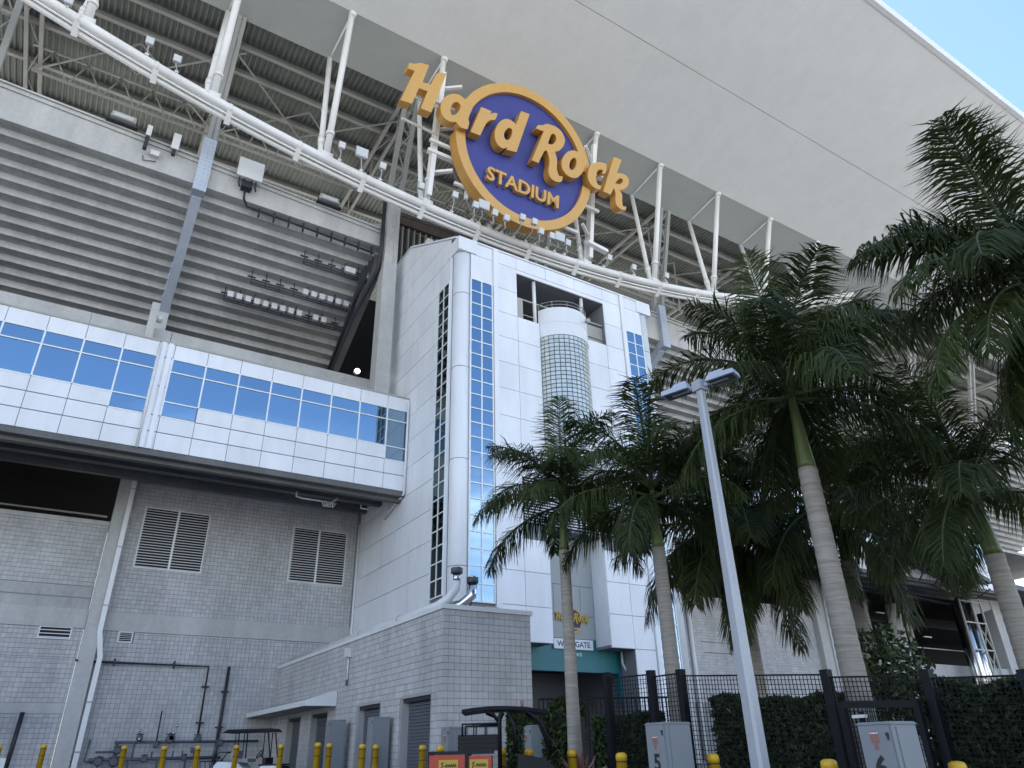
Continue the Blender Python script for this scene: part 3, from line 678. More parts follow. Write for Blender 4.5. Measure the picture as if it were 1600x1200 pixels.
FLAB = ['small floodlight on the ring beam at the left edge of the round sign', 'small floodlight just left of the larger one under the round sign rim', 'large floodlight below the lower left rim of the round sign',
        'small floodlight right of the large one below the sign rim at left', 'small floodlight on a short arm below the sign rim, fifth from the left', 'small floodlight on a long arm rising over the sign rim, left one of two',
        'small floodlight on a long arm rising over the sign rim, right one of two', 'small floodlight directly below the lowest point of the round sign', 'small floodlight just left of the large one at the right end of the row',
        'large floodlight at the right end of the row under the sign', 'last small floodlight at the right end of the row under the sign', 'small floodlight on the ring beam right of the sign near the tower roof',
        'small floodlight on the ring beam between two struts right of the sign', 'small floodlight on the ring beam beside the first full strut right of the letters', 'small floodlight high on the left of the ring beam, upper of two',
        'small floodlight on the left ring beam, lower of the two', 'small floodlight at the foot of the strut left of the sign', 'big floodlight just right of the strut left of the sign', 'small floodlight halfway between the left strut and the sign', 'small floodlight at the foot of the strut under the letter H', 'small floodlight on the ring beam at the top edge of the photo']
for (bx, hx, hz, s, hy), lab in zip(FLOODS, FLAB):
    bz = ringz(bx) + .2
    t = thing('floodlight', lab, 'floodlight', (bx, 32.1, bz), 'floodlights along the ring beam')
    h = Vector((hx, hy, hz)); w_ = .2 if s == 1 else .38; hh = .2 if s == 1 else .3
    m = MB(); m.tube([(bx, 32.2, bz), (bx, 32.0, bz + .1), (hx + (bx - hx) * .25, hy + (32 - hy) * .25, hz - .2), (hx, hy +0.200, hz - .22), (hx, hy +0.100, hz - .12)], .035, 6); m.box(bx - .1, bx + .1, 32.0, 32.3, bz - .06, bz + .05); part('arm', m, STEELW, t)
    m = MB(); m.hexa([(hx - w_, hy -0.050, hz - hh), (hx + w_, hy -0.050, hz - hh), (hx + w_ * .8, hy +0.200, hz - hh * .7), (hx - w_ * .8, hy +0.200, hz - hh * .7), (hx - w_, hy -0.150, hz + hh), (hx + w_, hy -0.150, hz + hh), (hx + w_ * .8, hy +0.150, hz + hh * .7), (hx - w_ * .8, hy +0.150, hz + hh * .7)])
    hd = part('lamp_head', m, LAMPG, t)
    m = MB(); m.hexa([(hx - w_ * .85, hy -0.075, hz - hh * .85), (hx + w_ * .85, hy -0.075, hz - hh * .85), (hx + w_ * .85, hy -0.045, hz - hh * .85), (hx - w_ * .85, hy -0.045, hz - hh * .85), (hx - w_ * .85, hy -0.160, hz + hh * .85), (hx + w_ * .85, hy -0.160, hz + hh * .85), (hx + w_ * .85, hy -0.120, hz + hh * .85), (hx - w_ * .85, hy -0.120, hz + hh * .85)])
    part('lens', m, LENS, hd)

# ------------------------------------------------------------------ equipment on the stands
t = thing('flat_antenna', 'large square pale antenna panel on the concrete parapet right of the pier', 'antenna', (4.0, 35.7, 33))
part('panel', MB().box(3.3, 4.75, 35.2, 35.5, 32.35, 33.75), BOXW, t)
m = MB()
for x in (3.5, 3.75, 4.2, 4.45): m.tube([(x, 35.4, 32.36), (x, 35.45, 32.0), (x + .1, 35.6, 31.8)], .05, 6)
m.box(3.7, 4.3, 35.5, 35.98, 31.9, 32.9); part('bracket', m, PIPED, t)
m = MB(); m.tube([(3.95, 35.7, 31.9), (4.0, 35.8, 31.2), (4.3, 36.2, 31.05), (12.4, 36.25, 30.75)], .07, 6)
for k in range(9): m.box(5 + k * .9, 5.08 + k * .9, 36.12, 36.35, 30.6, 31.2)
part('cable_tray', m, PIPED, t)
for x, z, lab in ((-1.62, 33.0, 'slim white antenna with black lower bracket on the parapet, left one of two'), (-.18, 33.1, 'wider white antenna on the parapet just left of the pier')):
    t = thing('antenna', lab, 'antenna', (x, 35.6, z), 'white antennas on the parapet left of the pier'); wd = .13 if x < -1 else .2
    part('casing', MB().box(x - wd, x + wd, 35.35, 35.6, z - (.0 if x < -1 else .4), z + .75), BOXW, t)
    m = MB(); m.box(x - .06, x + .06, 35.6, 35.98, z - .3, z + .4); m.box(x - .1, x + .1, 35.4, 35.65, z - (.9 if x < -1 else .75), z - (.05 if x < -1 else .42)); part('bracket', m, PIPED, t)
t = thing('equipment_box', 'small pale box on the parapet between the two white antennas', 'box', (-1.05, 35.8, 32.2)); part('casing', MB().box(-1.3, -.85, 35.7, 35.97, 32.05, 32.4), BOXW, t); part('cable', MB().tube([(-1.6, 35.9, 31.9), (-1.55, 35.9, 31.6), (-.9, 35.9, 31.8)], .03, 5), PIPED, t)
for x, lab in ((-3.0, 'grey box floodlight standing on the parapet top at upper left'), (9.0, 'grey box floodlight on the parapet top near the end column')):
    zb = 34.75 - 2.2 * (x + 34) / 47 + .15
    t = thing('box_light', lab, 'floodlight', (x, 36, zb), 'box floodlights on the parapet')
    m = MB(); m.hexa([(x - .65, 35.6, zb + .25), (x + .65, 35.6, zb + .25), (x + .65, 36.2, zb + .1), (x - .65, 36.2, zb + .1), (x - .6, 35.7, zb + .75), (x + .6, 35.7, zb + .75), (x + .6, 36.2, zb + .7), (x - .6, 36.2, zb + .7)]); part('housing', m, STEELG, t)
    part('lens', MB().hexa([(x - .5, 35.56, zb + .3), (x + .5, 35.56, zb + .3), (x + .5, 35.6, zb + .3), (x - .5, 35.6, zb + .3), (x - .5, 35.63, zb + .62), (x + .5, 35.63, zb + .62), (x + .5, 35.7, zb + .62), (x - .5, 35.7, zb + .62)]), LENS, t)
    m = MB(); m.box(x - .8, x + .8, 35.6, 36.3, zb - .04, zb + .06); m.bar((x - .7, 35.9, zb), (x - .65, 35.9, zb + .5), .06, .06); m.bar((x + .7, 35.9, zb), (x + .65, 35.9, zb + .5), .06, .06); part('bracket', m, PIPED, t)
# cable trays with junction boxes under the stand
def srow(x, k, off=.25):
    return Vector((x, 36.67 + .69 * k - off, 30.84 - .41 * k - .1))
TR = [(4.6, 12.6, 7, [(4.9 + .55 * i) for i in range(9)] + [10.4, 10.95], 'cable tray with a row of pale junction boxes under the stand, lowest of three'),
      (5.8, 12.7, 5, [9.2 + .55 * i for i in range(6)], 'cable tray hung from rods with six pale boxes, middle one of three'),
      (8.4, 12.9, 2, [11.2, 11.55, 12.5], 'dark cable tray with three small boxes, highest of three near the end column')]
for x0, x1, k, bxs, lab in TR:
    t = thing('cable_tray', lab, 'cable tray', srow((x0 + x1) / 2, k), 'cable trays under the stand')
    m = MB()
    for dz in (-.1, -.35, -.5):
        a = srow(x0, k); b = srow(x1, k); m.tube([(a.x, a.y, a.z + dz), (b.x, b.y, b.z + dz)], .035, 5)
    n = int((x1 - x0) / .9)
    for i in range(n + 1):
        a = srow(x0 + i * .9, k); m.tube([(a.x, a.y, a.z + .6), (a.x, a.y, a.z - .5)], .03, 5); m.box(a.x - .25, a.x + .25, a.y - .05, a.y + .05, a.z + .02, a.z + .08)
    part('rack', m, PIPED, t)
    for bx in bxs:
        a = srow(bx, k); part('junction_box', MB().box(a.x - .17, a.x + .17, a.y - .3, a.y - .08, a.z - .28, a.z + .12), BOXW, t)
# lit bulkhead lamps
for x, y, z, lab in ((1.3, 39.9, 24.15, 'round lamp at the foot of the concrete pier above the walkway roof'), (13.26, 40.1, 24.0, 'lit round lamp at the dark doorway beside the white tower')):
    t = thing('bulkhead_lamp', lab, 'lamp', (x, y, z)); m = MB(); m.tube([(x, y - .12, z), (x, y + .12, z)], .2, 12); part('housing', m, BOXW, t)
    m = MB(); m.tube([(x, y - .2, z), (x, y - .125, z)], [.13, .17], 12); part('lens', m, LAMPON if x > 5 else LENS, t)

# ------------------------------------------------------------------ concrete frame and block wall at the back
wall = thing('block_wall', 'tall grey block wall with two big louvres below the glazed walkway', 'wall', (2, 40.4, 1))
WY = 40.3
def cbox(name, *a, mt=CONC, parent=wall): return part(name, MB().box(*a), mt, parent)
cbox('spandrel_beam', -34, 14.35, WY, WY + .5, 19.6, 23.75); cbox('ring_joint', -2.02, -1.98, WY - .004, WY + .1, 19.6, 23.74, mt=PJOINT)
cbox('joint', 2.1, 2.16, WY - .004, WY + .1, 19.6, 23.74, mt=PJOINT)
cbox('stub', .75, 1.15, 39.6, WY - .01, 22.6, 25.0); 
cbox('band_beam', 2.1, 14.35, WY - .06, WY + .4, 7.16, 8.03); cbox('band_beam', -34, 1.35, WY - .06, WY + .4, 7.2, 8.05)
cbox('sill_panel', -34, 1.3, WY + .02, WY + .4, 8.06, 9.1, mt=CONCD); cbox('sill_strip', -34, 1.3, WY + .0, WY + .3, 8.55, 8.6, mt=MORTAR)
cbox('pier', 1.36, 2.02, WY - .35, WY + .5, .9, 15.9); cbox('opening_sill', -34, 1.34, WY - .05, WY + .3, 12.1, 12.32)
cbox('mortar_backing', 2.06, 14.36, WY + .05, WY + .3, .9, 15.9, mt=MORTAR); cbox('mortar_backing', -34, 1.34, WY + .05, WY + .3, .9, 12.1, mt=MORTAR)
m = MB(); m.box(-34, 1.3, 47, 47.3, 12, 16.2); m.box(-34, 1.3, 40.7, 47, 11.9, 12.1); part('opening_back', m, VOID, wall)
m = MB()
for k in range(9): m.tube([(-8 + k * 1.1, 45, 12.1), (-8 + k * 1.1, 45, 13.2 + .4 * math.sin(k * 2.1))], .2, 8)
m.box(-8, 1.2, 42, 42.1, 13.0, 13.08); part('stored_pipes', m, STEELG, wall)
def blocks(mb, u0, u1, z0, z1, fn, bw=.305, bh=.2032, holes=(), bond=.5):
    r = 0; z = z0
    while z < z1 - .05:
        zt = min(z + bh, z1); u = u0 - (bond * bw if r % 2 else 0)
        while u < u1 - .02:
            a, b = max(u, u0), min(u + bw, u1); c = (a + b) / 2; zc = (z + zt) / 2
            if b - a > .06 and not any(h[0] < c < h[1] and h[2] < zc < h[3] for h in holes):
                d = rnd.uniform(-.003, .003)
                mb.hexa([fn(a + .006, z + .006, d), fn(b - .006, z + .006, d), fn(b - .006, z + .006, .07), fn(a + .006, z + .006, .07), fn(a + .006, zt - .006, d), fn(b - .006, zt - .006, d), fn(b - .006, zt - .006, .07), fn(a + .006, zt - .006, .07)])
            u += bw
        z += bh; r += 1
wf = lambda u, z, d: (u, WY + d, z)
LV = [(2.83, 5.93, 10.25, 13.28), (10.5, 13.6, 10.28, 13.26)]; VT = [(2.82, 3.43, 6.66, 7.14)]
m = MB(); blocks(m, 2.06, 14.34, 8.04, 15.85, wf, bw=.2032, holes=LV, bond=0); blocks(m, 2.3, 14.34, .95, 7.15, wf, bw=.2032, holes=VT, bond=0)
part('block', m, CMU, wall, kind='stuff')
m = MB(); blocks(m, -12, 1.34, 9.12, 12.1, wf, bw=.2032, bond=0); blocks(m, -12, 1.34, .95, 3.55, wf, bw=.2032, bond=0); blocks(m, -12, 1.34, 4.0, 7.19, wf, bw=.2032, bond=0, holes=[(-.45, .86, 6.68, 7.2)]); blocks(m, 2.03, 2.29, .95, 7.15, wf)
part('block', m, CMU, wall, kind='stuff')
cbox('lintel_band', -12, 1.34, WY - .01, WY + .1, 3.56, 3.99)
m = MB(); m.box(2.1, 14.3, WY - .006, WY + .02, 5.74, 5.765); m.box(-12, 1.3, WY - .006, WY + .02, 5.9, 5.92); part('control_joint', m, MORTAR, wall)
def louvre(x0, x1, z0, z1, n, mids):
    lv = part('louvre', MB().box(x0, x1, WY + .012, WY + .045, z0, z1), VOID, wall)
    m = MB(); f = .05
    m.box(x0 - f, x1 + f, WY - .04, WY + .05, z0 - f, z0); m.box(x0 - f, x1 + f, WY - .04, WY + .05, z1, z1 + f); m.box(x0 - f, x0, WY - .04, WY + .05, z0, z1); m.box(x1, x1 + f, WY - .04, WY + .05, z0, z1)
    for q in mids: m.box(q - .05, q + .05, WY - .045, WY + .05, z0, z1)
    part('frame', m, PIPEW, lv)
    h = (z1 - z0) / n; spans = list(zip([x0] + [q + .05 for q in mids], [q - .05 for q in mids] + [x1]))
    for a, b in spans:
        m = MB(); m.hexa([(a, WY - .03, z0 + .1 * h), (b, WY - .03, z0 + .1 * h), (b, WY - .0, z0 + .2 * h), (a, WY - .0, z0 + .2 * h), (a, WY - .03, z0 + .36 * h), (b, WY - .03, z0 + .36 * h), (b, WY - .0, z0 + .38 * h), (a, WY - .0, z0 + .38 * h)])
        me = mesh('slat', m, SLAT, (0, 0, 0))
        for k in range(n): put('slat', me, lv, (0, 0, k * h))
louvre(*LV[0], 22, [4.42]); louvre(*LV[1], 22, [12.0]); louvre(2.86, 3.4, 6.7, 7.11, 5, []); louvre(-.4, .82, 6.72, 7.17, 3, [])
# grey wall at the right behind the palms
rw = thing('block_wall', 'pale block wall with a downspout right of the tower behind the palms', 'wall', (42, 40.4, 1))
m = MB(); m.box(28.3, 56, WY + .05, WY + .3, .9, 11.9); part('mortar_backing', m, MORTAR, rw)
m = MB(); blocks(m, 28.3, 55, 4.5, 11.9, wf, bw=.4, holes=[(41.5, 47.2, 8.02, 8.7)]); part('block', m, CMU, rw, kind='stuff')
for q in ((41.5, 47.2, WY - .01, WY + .06, 8.02, 8.7), (47.6, 55, WY - .02, WY + .06, 8.5, 8.6), (47.6, 55, WY - .02, WY + .06, 7.4, 7.5), (28.3, 56, WY - .03, WY + .4, 11.85, 12.1)): part('band', MB().box(*q), CONC, rw)
m = MB(); m.box(46.2, 46.9, WY - .4, WY + .2, .9, 14); m.box(55.0, 56.2, WY - .5, WY + .5, .9, 15.4); part('pier', m, CONC, rw)
m = MB(); m.tube([(40.4, WY - .15, .9), (40.4, WY - .15, 11.9)], .16, 8); m.tube([(46.1, WY - .5, .9), (46.1, WY - .5, 13)], .14, 8); m.tube([(56.3, WY - .6, .9), (56.3, WY - .6, 15)], .16, 8); part('downpipe', m, PIPEW, rw)
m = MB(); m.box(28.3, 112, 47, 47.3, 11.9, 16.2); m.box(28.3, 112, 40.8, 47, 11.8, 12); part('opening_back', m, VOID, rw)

# downspout on the left pier
t = thing('downspout', 'long white downspout with a jog on the concrete pier at left', 'downspout', (2.0, 39.8, 1))
m = MB(); pts = [(1.98, 39.85, 15.8), (1.98, 39.85, 7.05), (2.24, 39.9, 5.95), (2.2, 39.9, .95)]
for p, q in zip(pts, pts[1:]): m.bar(p, (q[0], q[1], q[2] - .02), .215, .175, (0, 1, 0))
part('pipe', m, PIPEW, t)
m = MB()
for z in (14, 11, 8.2, 4, 2): m.box(1.85 if z > 7 else 2.08, 2.11 if z > 7 else 2.36, 39.76, 39.95, z, z + .05)
part('strap', m, STEELG, t)
# dark wall pipes and gas meter set
def wpipe(label, pts, r, clamps, cat='pipe'):
    t = thing('wall_pipe', label, cat, pts[-1], 'dark pipes fixed to the block wall')
    part('pipe', MB().tube(pts, r, 8), PIPED, t)
    for c in clamps:
        part('clamp', MB().box(c[0] - (.16 if c[2] else .03), c[0] + (.16 if c[2] else .03), 39.98, 40.28, c[1] - (.03 if c[2] else .16), c[1] + (.03 if c[2] else .16)), PIPED, t)
wpipe('thin dark pipe running along the wall and down to the gas meters', [(1.3, 39.75, 5.75), (1.4, 40.1, 5.75), (7.1, 40.1, 5.72), (7.12, 40.1, 2.6)], .05, [(2.9, 5.75, 0), (5.5, 5.74, 0), (7.1, 4.8, 1), (7.12, 3.2, 1)])
wpipe('thicker dark vertical pipe right of the thin pipe on the wall', [(8.08, 40.1, 5.75), (8.02, 40.1, 1.0)], .075, [(8.05, 4.6, 1), (8.04, 3.0, 1)])
wpipe('short slanting dark pipe low on the wall at far left', [(-.21, 40.1, 3.6), (-.3, 40.1, .98)], .09, [])
wpipe('thin grey vent pipe rising above the gas meters', [(5.35, 40.1, 3.7), (5.35, 40.1, 2.4)], .03, [])
t = thing('gas_meter_set', 'long row of dark gas pipes, valves and regulators along the wall foot', 'gas meters', (5.5, 39.8, 1))
m = MB(); m.tube([(3.6, 39.8, 2.38), (9.9, 39.8, 2.38)], .06, 8); m.tube([(2.7, 39.7, 1.7), (8.2, 39.7, 1.7)], .07, 8); m.tube([(2.6, 39.7, 2.5), (2.55, 39.7, 1.65), (2.9, 39.7, 1.6)], .05, 8)
m.tube([(2.9, 39.6, 2.0), (4, 39.6, 2.0)], .05, 8); m.tube([(3.7, 39.8, 2.4), (3.7, 39.7, 1.4)], .08, 8); m.tube([(8.0, 39.8, 2.4), (7.9, 39.7, 1.75)], .07, 8)
for x in (4.4, 5.2, 5.6, 6.1, 6.5, 7.0): m.tube([(x, 39.75, 2.38 if x < 5 else 2.0), (x, 39.7, 1.7)], .035, 6)
part('manifold', m, METER, t)
for x, z, s in ((3.75, 2.05, .16), (4.55, 2.55, .15), (5.9, 2.55, .15), (7.05, 2.5, .17), (3.1, 1.62, .18), (3.7, 1.6, .2), (4.9, 1.7, .15), (6.6, 1.72, .13), (6.9, 2.0, .1), (5.3, 2.25, .14), (8.1, 2.3, .13), (5.85, 2.5, .2)):
    m = MB(); m.tube([(x, 39.55, z), (x, 39.62, z), (x, 39.9, z)], [s * .7, s, s * .6], 10); m.tube([(x, 39.7, z - s), (x, 39.7, z + s * 1.3)], s * .35, 8); m.tube([(x - s, 39.7, z + s), (x + s, 39.7, z + s)], .03, 6); part('regulator', m, METER, t)
for x, z in ((4.5, 2.85), (4.55, 2.5), (6.05, 3.05), (5.95, 2.75)): part('cap', MB().tube([(x, 39.6, z - .06), (x, 39.6, z + .06)], .07, 8), STAINL, t)
m = MB()
for x in (3.1, 4.3, 5.5, 6.7, 7.9): m.box(x - .03, x + .03, 39.6, 39.9, .95, 1.7)
part('stand', m, METER, t)

# ------------------------------------------------------------------ glazed walkways
def walkway(xs, full, lowglass, gap, label, shade_x):
    t = thing('glazed_walkway', label, 'walkway', ((xs[0] + xs[-1]) / 2, 37, 14), 'glazed walkways beside the tower')
    BY = 33.8
    pan = lambda a, b, z0, z1: part('panel', MB().box(a + .012, b - .012, BY, BY + .06, z0 + .012, z1 - .012), PANEL, t)
    for a, b in zip(xs, xs[1:]):
        if (a, b) == gap: continue
        pan(a, b, 18.74, 19.5)
        if a in lowglass: rows = [(15.74, 16.44), (16.48, 18.0), (18.06, 18.7)]
        else: rows = [(16.48, 18.0), (18.06, 18.7)]; pan(a, b, 15.72, 16.45)
        pan(a, b, 14.92, 15.7); pan(a, b, 14.06, 14.9)
        for z0, z1 in rows:
            j = rnd.uniform(-.004, .004)
            part('pane', MB().hexa([(a + .04, BY + .02 + j, z0 + .03), (b - .04, BY + .02 - j, z0 + .03), (b - .04, BY + .05, z0 + .03), (a + .04, BY + .05, z0 + .03), (a + .04, BY + .02 + j * .5, z1 - .02), (b - .04, BY + .02 - j * .5, z1 - .02), (b - .04, BY + .05, z1 - .02), (a + .04, BY + .05, z1 - .02)]), GLASS, t)
        m = MB(); zl = 15.72 if a in lowglass else 16.46
        for x in ((a, b) if (b == xs[-1] or (gap and b == gap[0])) else (a,)): m.box(x - .035, x + .035, BY - .03, BY + .06, zl, 18.74)
        for z in ([15.7, 16.46] if a in lowglass else [16.46]) + [18.03, 18.72]: m.box(a + .036, b - .036, BY - .022, BY + .055, z - .03, z + .03)
        part('mullion_grid', m, MULL, t)
    if gap:
        a, b = gap
        for z0, z1 in ((18.74, 19.5), (17.2, 18.72), (15.72, 17.18), (14.92, 15.7), (14.06, 14.9)): pan(a, b, z0, z1)
        for x in (a + .2, b - .2): part('fin', MB().box(x - .1, x + .1, BY - .07, BY - .001, 14.06, 19.5), PANEL, t)
        part('downpipe', MB().tube([(a + .04, BY - .1, 14.0), (a + .04, BY - .1, 19.4)], .05, 8), PIPEW, t)
    x0, x1 = xs[0], xs[-1]
    m = MB(); m.box(x0, x1, BY + .07, BY + .3, 14.06, 19.48); part('backing', m, PJOINT, t)
    m = MB(); m.box(x0, x1, BY - .05, BY + .35, 19.49, 19.58); m.box(x0, x1, BY + .3, 40.25, 19.45, 19.6); part('roof', m, STEELG, t)
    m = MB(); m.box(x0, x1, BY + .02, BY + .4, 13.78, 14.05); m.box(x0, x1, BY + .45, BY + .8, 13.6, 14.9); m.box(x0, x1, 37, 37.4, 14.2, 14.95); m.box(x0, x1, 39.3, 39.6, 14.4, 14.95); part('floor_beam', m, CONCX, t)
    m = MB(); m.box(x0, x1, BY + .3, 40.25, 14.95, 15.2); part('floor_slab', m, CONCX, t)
    return t
XS = [-33.2 + 1.57 * k for k in range(18)] + [-4.76, -3.19, -1.66, -.09, 1.38, 2.08, 3.6, 5.2, 6.78, 8.36, 9.94, 11.53, 13.12, 14.38]
wk = walkway(XS, None, (-.09, 2.08, 13.12), (1.38, 2.08), 'white panelled walkway with blue mirrored windows left of the tower', None)
XS2 = [28.35, 29.5] + [31.07 + 1.57 * k for k in range(30)]
wk2 = walkway(XS2, None, (28.35,), None, 'white panelled walkway glimpsed behind the palms right of the tower', None)
part('corner_pipe', MB().tube([(14.3, 33.68, 19.3), (14.3, 33.68, 13.9), (14.3, 35.0, 13.6), (14.3, 36.2, 13.2)], .07, 8), PIPEW, wk)
m = MB(); m.tube([(9.3, 36, 13.9), (9.3, 36, 13.65), (9.6, 36, 13.6), (11.2, 36, 13.6), (11.5, 36, 13.9)], .05, 6); m.tube([(13, 36.5, 13.9), (13, 36.5, 13.7), (13.5, 36.5, 13.7)], .05, 6)
for k in range(5): m.tube([(10.6 + .15 * k, 35.9, 13.6), (10.75 + .12 * k, 35.9, 13.3), (11.0 + .1 * k, 35.9, 13.55)], .03, 5)
part('hung_pipe', m, PIPEW, wk)

# ------------------------------------------------------------------ low block building
low = thing('block_outbuilding', 'low grey block building with roll-up doors in front of the tower', 'building', (12.2, 30, .9))
LX, LY, LX1, LY1, LZ = 10.57, 21.21, 13.87, 40.25, 5.72
DOORS = [(21.95, 24.16), (26.05, 28.2), (31.72, 33.83), (35.42, 37.42)]; DZ = 3.25
m = MB(); m.box(LX + .42, LX1 - .05, LY + .05, LY1, .6, LZ); m.box(LX + .05, LX + .41, LY + .06, LY1, DZ + .06, LZ)
ed = [LY + .06] + [q for d_ in DOORS for q in (d_[0] - .06, d_[1] + .06)] + [LY1]
for a, b in zip(ed[0::2], ed[1::2]): m.box(LX + .05, LX + .41, a, b, .6, DZ + .055)
part('mortar_core', m, MORTAR, low)
# front face: each block its own piece
bmesh_ = {}
bw, bh = .4125, .2032
r = 0; z = .65
while z < LZ - .05:
    zt = min(z + bh, LZ); u = LX - (bw / 2 if r % 2 else 0)
    while u < LX1 - .02:
        a, b = max(u, LX), min(u + bw, LX1); key = (round(b - a, 3), round(zt - z, 3))
        if b - a > .06:
            if key not in bmesh_:
                mb = MB(); ww, hq = b - a, zt - z; cuts = [.006, ww - .006] if ww < .3 else [.006, ww / 2 - .0045, ww / 2 + .0045, ww - .006]
                prof = [(cuts[0], .07)]
                for i_, c_ in enumerate(cuts): prof += [(c_, 0)] if i_ in (0, len(cuts) - 1) else ([(c_, 0), (c_, .012)] if i_ == 1 else [(c_, .012), (c_, 0)])
                prof += [(cuts[-1], .07)]
                mb.prism(prof, lambda u, v, d: (u, v, d), .006, hq - .006)
                bmesh_[key] = mesh('block', mb, CMUL)
            put('block', bmesh_[key], low, (a, LY + rnd.uniform(-.003, .003), z))
        u += bw
    z += bh; r += 1
lf = lambda u, z, d: (LX + d, u, z)
m = MB(); blocks(m, LY + .07, LY1, .65, LZ, lf, bw=.2032, bond=0, holes=[(a - .12, b + .12, 0, DZ + .1) for a, b in DOORS]); part('block', m, CMU, low, kind='stuff')
m = MB(); blocks(m, LY + .07, 29, .65, LZ, lambda u, z, d: (LX1 - d, u, z), bw=.4); part('block', m, CMU, low, kind='stuff')
m = MB(); m.box(LX - .06, LX1 + .06, LY - .06, LY + .3, LZ + .002, LZ + .15); m.box(LX - .06, LX + .25, LY + .301, LY1, LZ + .002, LZ + .15); m.box(LX1 - .25, LX1 + .06, LY + .301, 29, LZ + .002, LZ + .15); part('coping', m, PIPEW, low)
m = MB(); m.box(LX + .26, LX1 - .26, LY + .31, LY1, LZ, LZ + .06); part('flat_roof', m, CONC, low)
sl_ = MB(); sl_.hexa([(0, 0, .005), (.03, 0, .0), (.03, 1, .0), (0, 1, .005), (-.012, 0, .05), (.03, 0, .098), (.03, 1, .098), (-.012, 1, .05)])
for a, b in DOORS:
    dr = part('roll_up_door', MB().box(LX + .3, LX + .34, a, b, .8, DZ), METER, low)
    me = mesh('slat', MB().hexa([(LX + .27, a, .0), (LX + .3, a, -.005), (LX + .3, b, -.005), (LX + .27, b, .0), (LX + .25, a, .06), (LX + .3, a, .092), (LX + .3, b, .092), (LX + .25, b, .06)]), DOORM)
    for k in range(24): put('slat', me, dr, (0, 0, .82 + k * .1))
    m = MB(); m.box(LX - .004, LX + .4, a - .07, a, .7, DZ + .1); m.box(LX - .004, LX + .4, b, b + .07, .7, DZ + .1); m.box(LX - .004, LX + .4, a, b, DZ, DZ + .1); part('door_frame', m, JAMB, low)
    m = MB(); m.box(LX + .06, LX + .3, a, b, DZ - .12, DZ); part('shutter_box', m, PIPED, low)
cn = part('door_canopy', MB().hexa([(9.3, 30.75, 3.46), (9.3, 40.2, 3.46), (LX - .01, 40.2, 3.46), (LX - .01, 30.75, 3.46), (9.3, 30.75, 3.6), (9.3, 40.2, 3.6), (LX - .01, 40.2, 4.0), (LX - .01, 30.75, 4.0)]), CONCD, low)
m = MB(); m.box(9.24, 9.3, 30.72, 40.2, 3.42, 3.62); m.prism([(9.24, 3.42), (10.55, 3.42), (10.55, 4.03), (9.24, 3.62)], lambda u, v, d: (u, d, v), 30.66, 30.74); part('fascia', m, PIPEW, cn)
# wall lamp with conduit
t = thing('wall_fixture', 'small pale box with a conduit below it on the block building wall', 'junction box', (10.4, 29.5, 5))
part('casing', MB().box(10.36, 10.56, 29.4, 29.7, 5.15, 5.5), BOXW, t); part('conduit', MB().tube([(10.5, 29.52, 5.15), (10.5, 29.52, 4.3)], .035, 6), PIPEW, t); part('tip', MB().tube([(10.5, 29.52, 4.3), (10.5, 29.52, 4.1)], .045, 6), METER, t)
# roof duct and flues
t = thing('roof_flue', 'silver flue pipes with dark caps rising from a white duct on the low roof', 'flue', (11.3, 23, 5.9))
m = MB(); m.tube([(11.15, 39.9, 6.12), (11.15, 23.6, 6.12), (11.25, 23.1, 6.15), (11.5, 22.75, 6.35), (11.72, 22.6, 6.7), (11.75, 22.6, 6.95)], .15, 14); part('duct', m, PIPEW, t)
m = MB(); m.tube([(11.5, 23.2, 6.12), (12.0, 22.75, 6.2), (12.3, 22.5, 6.5), (12.33, 22.5, 6.95)], .17, 14); m.tube([(11.75, 22.6, 6.9), (11.75, 22.6, 7.25)], .13, 14); part('flue', m, STAINL, t)
for x, y, z in ((11.75, 22.6, 7.25), (12.33, 22.5, 6.95)):
    m = MB(); m.tube([(x, y, z - .02), (x, y, z + .16)], .21, 16); part('cowl', m, METER, t); m = MB(); m.tube([(x, y, z + .16), (x, y, z + .22)], [.215, .12], 16); part('lid', m, STAINL, t)
for y in (26, 30, 34): part('collar', MB().tube([(11.15, y - .04, 6.12), (11.15, y + .04, 6.12)], .165, 14), STAINL, t)
m = MB(); m.box(12.6, 13.1, 22.0, 22.4, LZ + .06, LZ + .35); part('kerb_block', m, CONC, t)

# ------------------------------------------------------------------ open concourse structure at far right
cc = thing('concourse_canopy', 'dark open concourse with a sloping canopy and round columns at far right', 'building', (75, 38, 4))
m = MB(); m.hexa([(55.5, 30.5, 15.8), (66, 30.5, 13.4), (66, 41, 14.6), (55.5, 41, 15.8), (55.5, 30.5, 16.1), (66, 30.5, 13.8), (66, 41, 15.0), (55.5, 41, 16.2)])
m.hexa([(66, 34, 15.0), (112, 38, 15.4), (112, 46, 15.4), (66, 41, 15.0), (66, 34, 15.5), (112, 38, 15.9), (112, 46, 15.9), (66, 41, 15.5)]); part('canopy_roof', m, DARKS, cc)
m = MB()
for k in range(8): m.bar((56 + k * 1.5, 30.6, 15.3 - k * .25), (56 + k * 1.5, 40.6, 15.5 - k * .1), .12, .2)
for y in (30.8, 34, 38): m.bar((55.5, y, 15.5), (66, y, 13.4), .14, .3)
for k in range(6): m.tube([(56 + k * 2, 30.7, 15.0 - k * .4), (57 + k * 2, 32.5, 13.6 - k * .2)], .06, 6)
part('canopy_frame', m, DARKS, cc)
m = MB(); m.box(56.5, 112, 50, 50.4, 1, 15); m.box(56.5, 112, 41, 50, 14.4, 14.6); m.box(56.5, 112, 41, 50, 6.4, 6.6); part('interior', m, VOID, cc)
for x in (67.0, 80.5, 94): part('round_column', MB().tube([(x, 40.2, .9), (x, 40.2, 13.4)], .6, 18), CONC, cc)
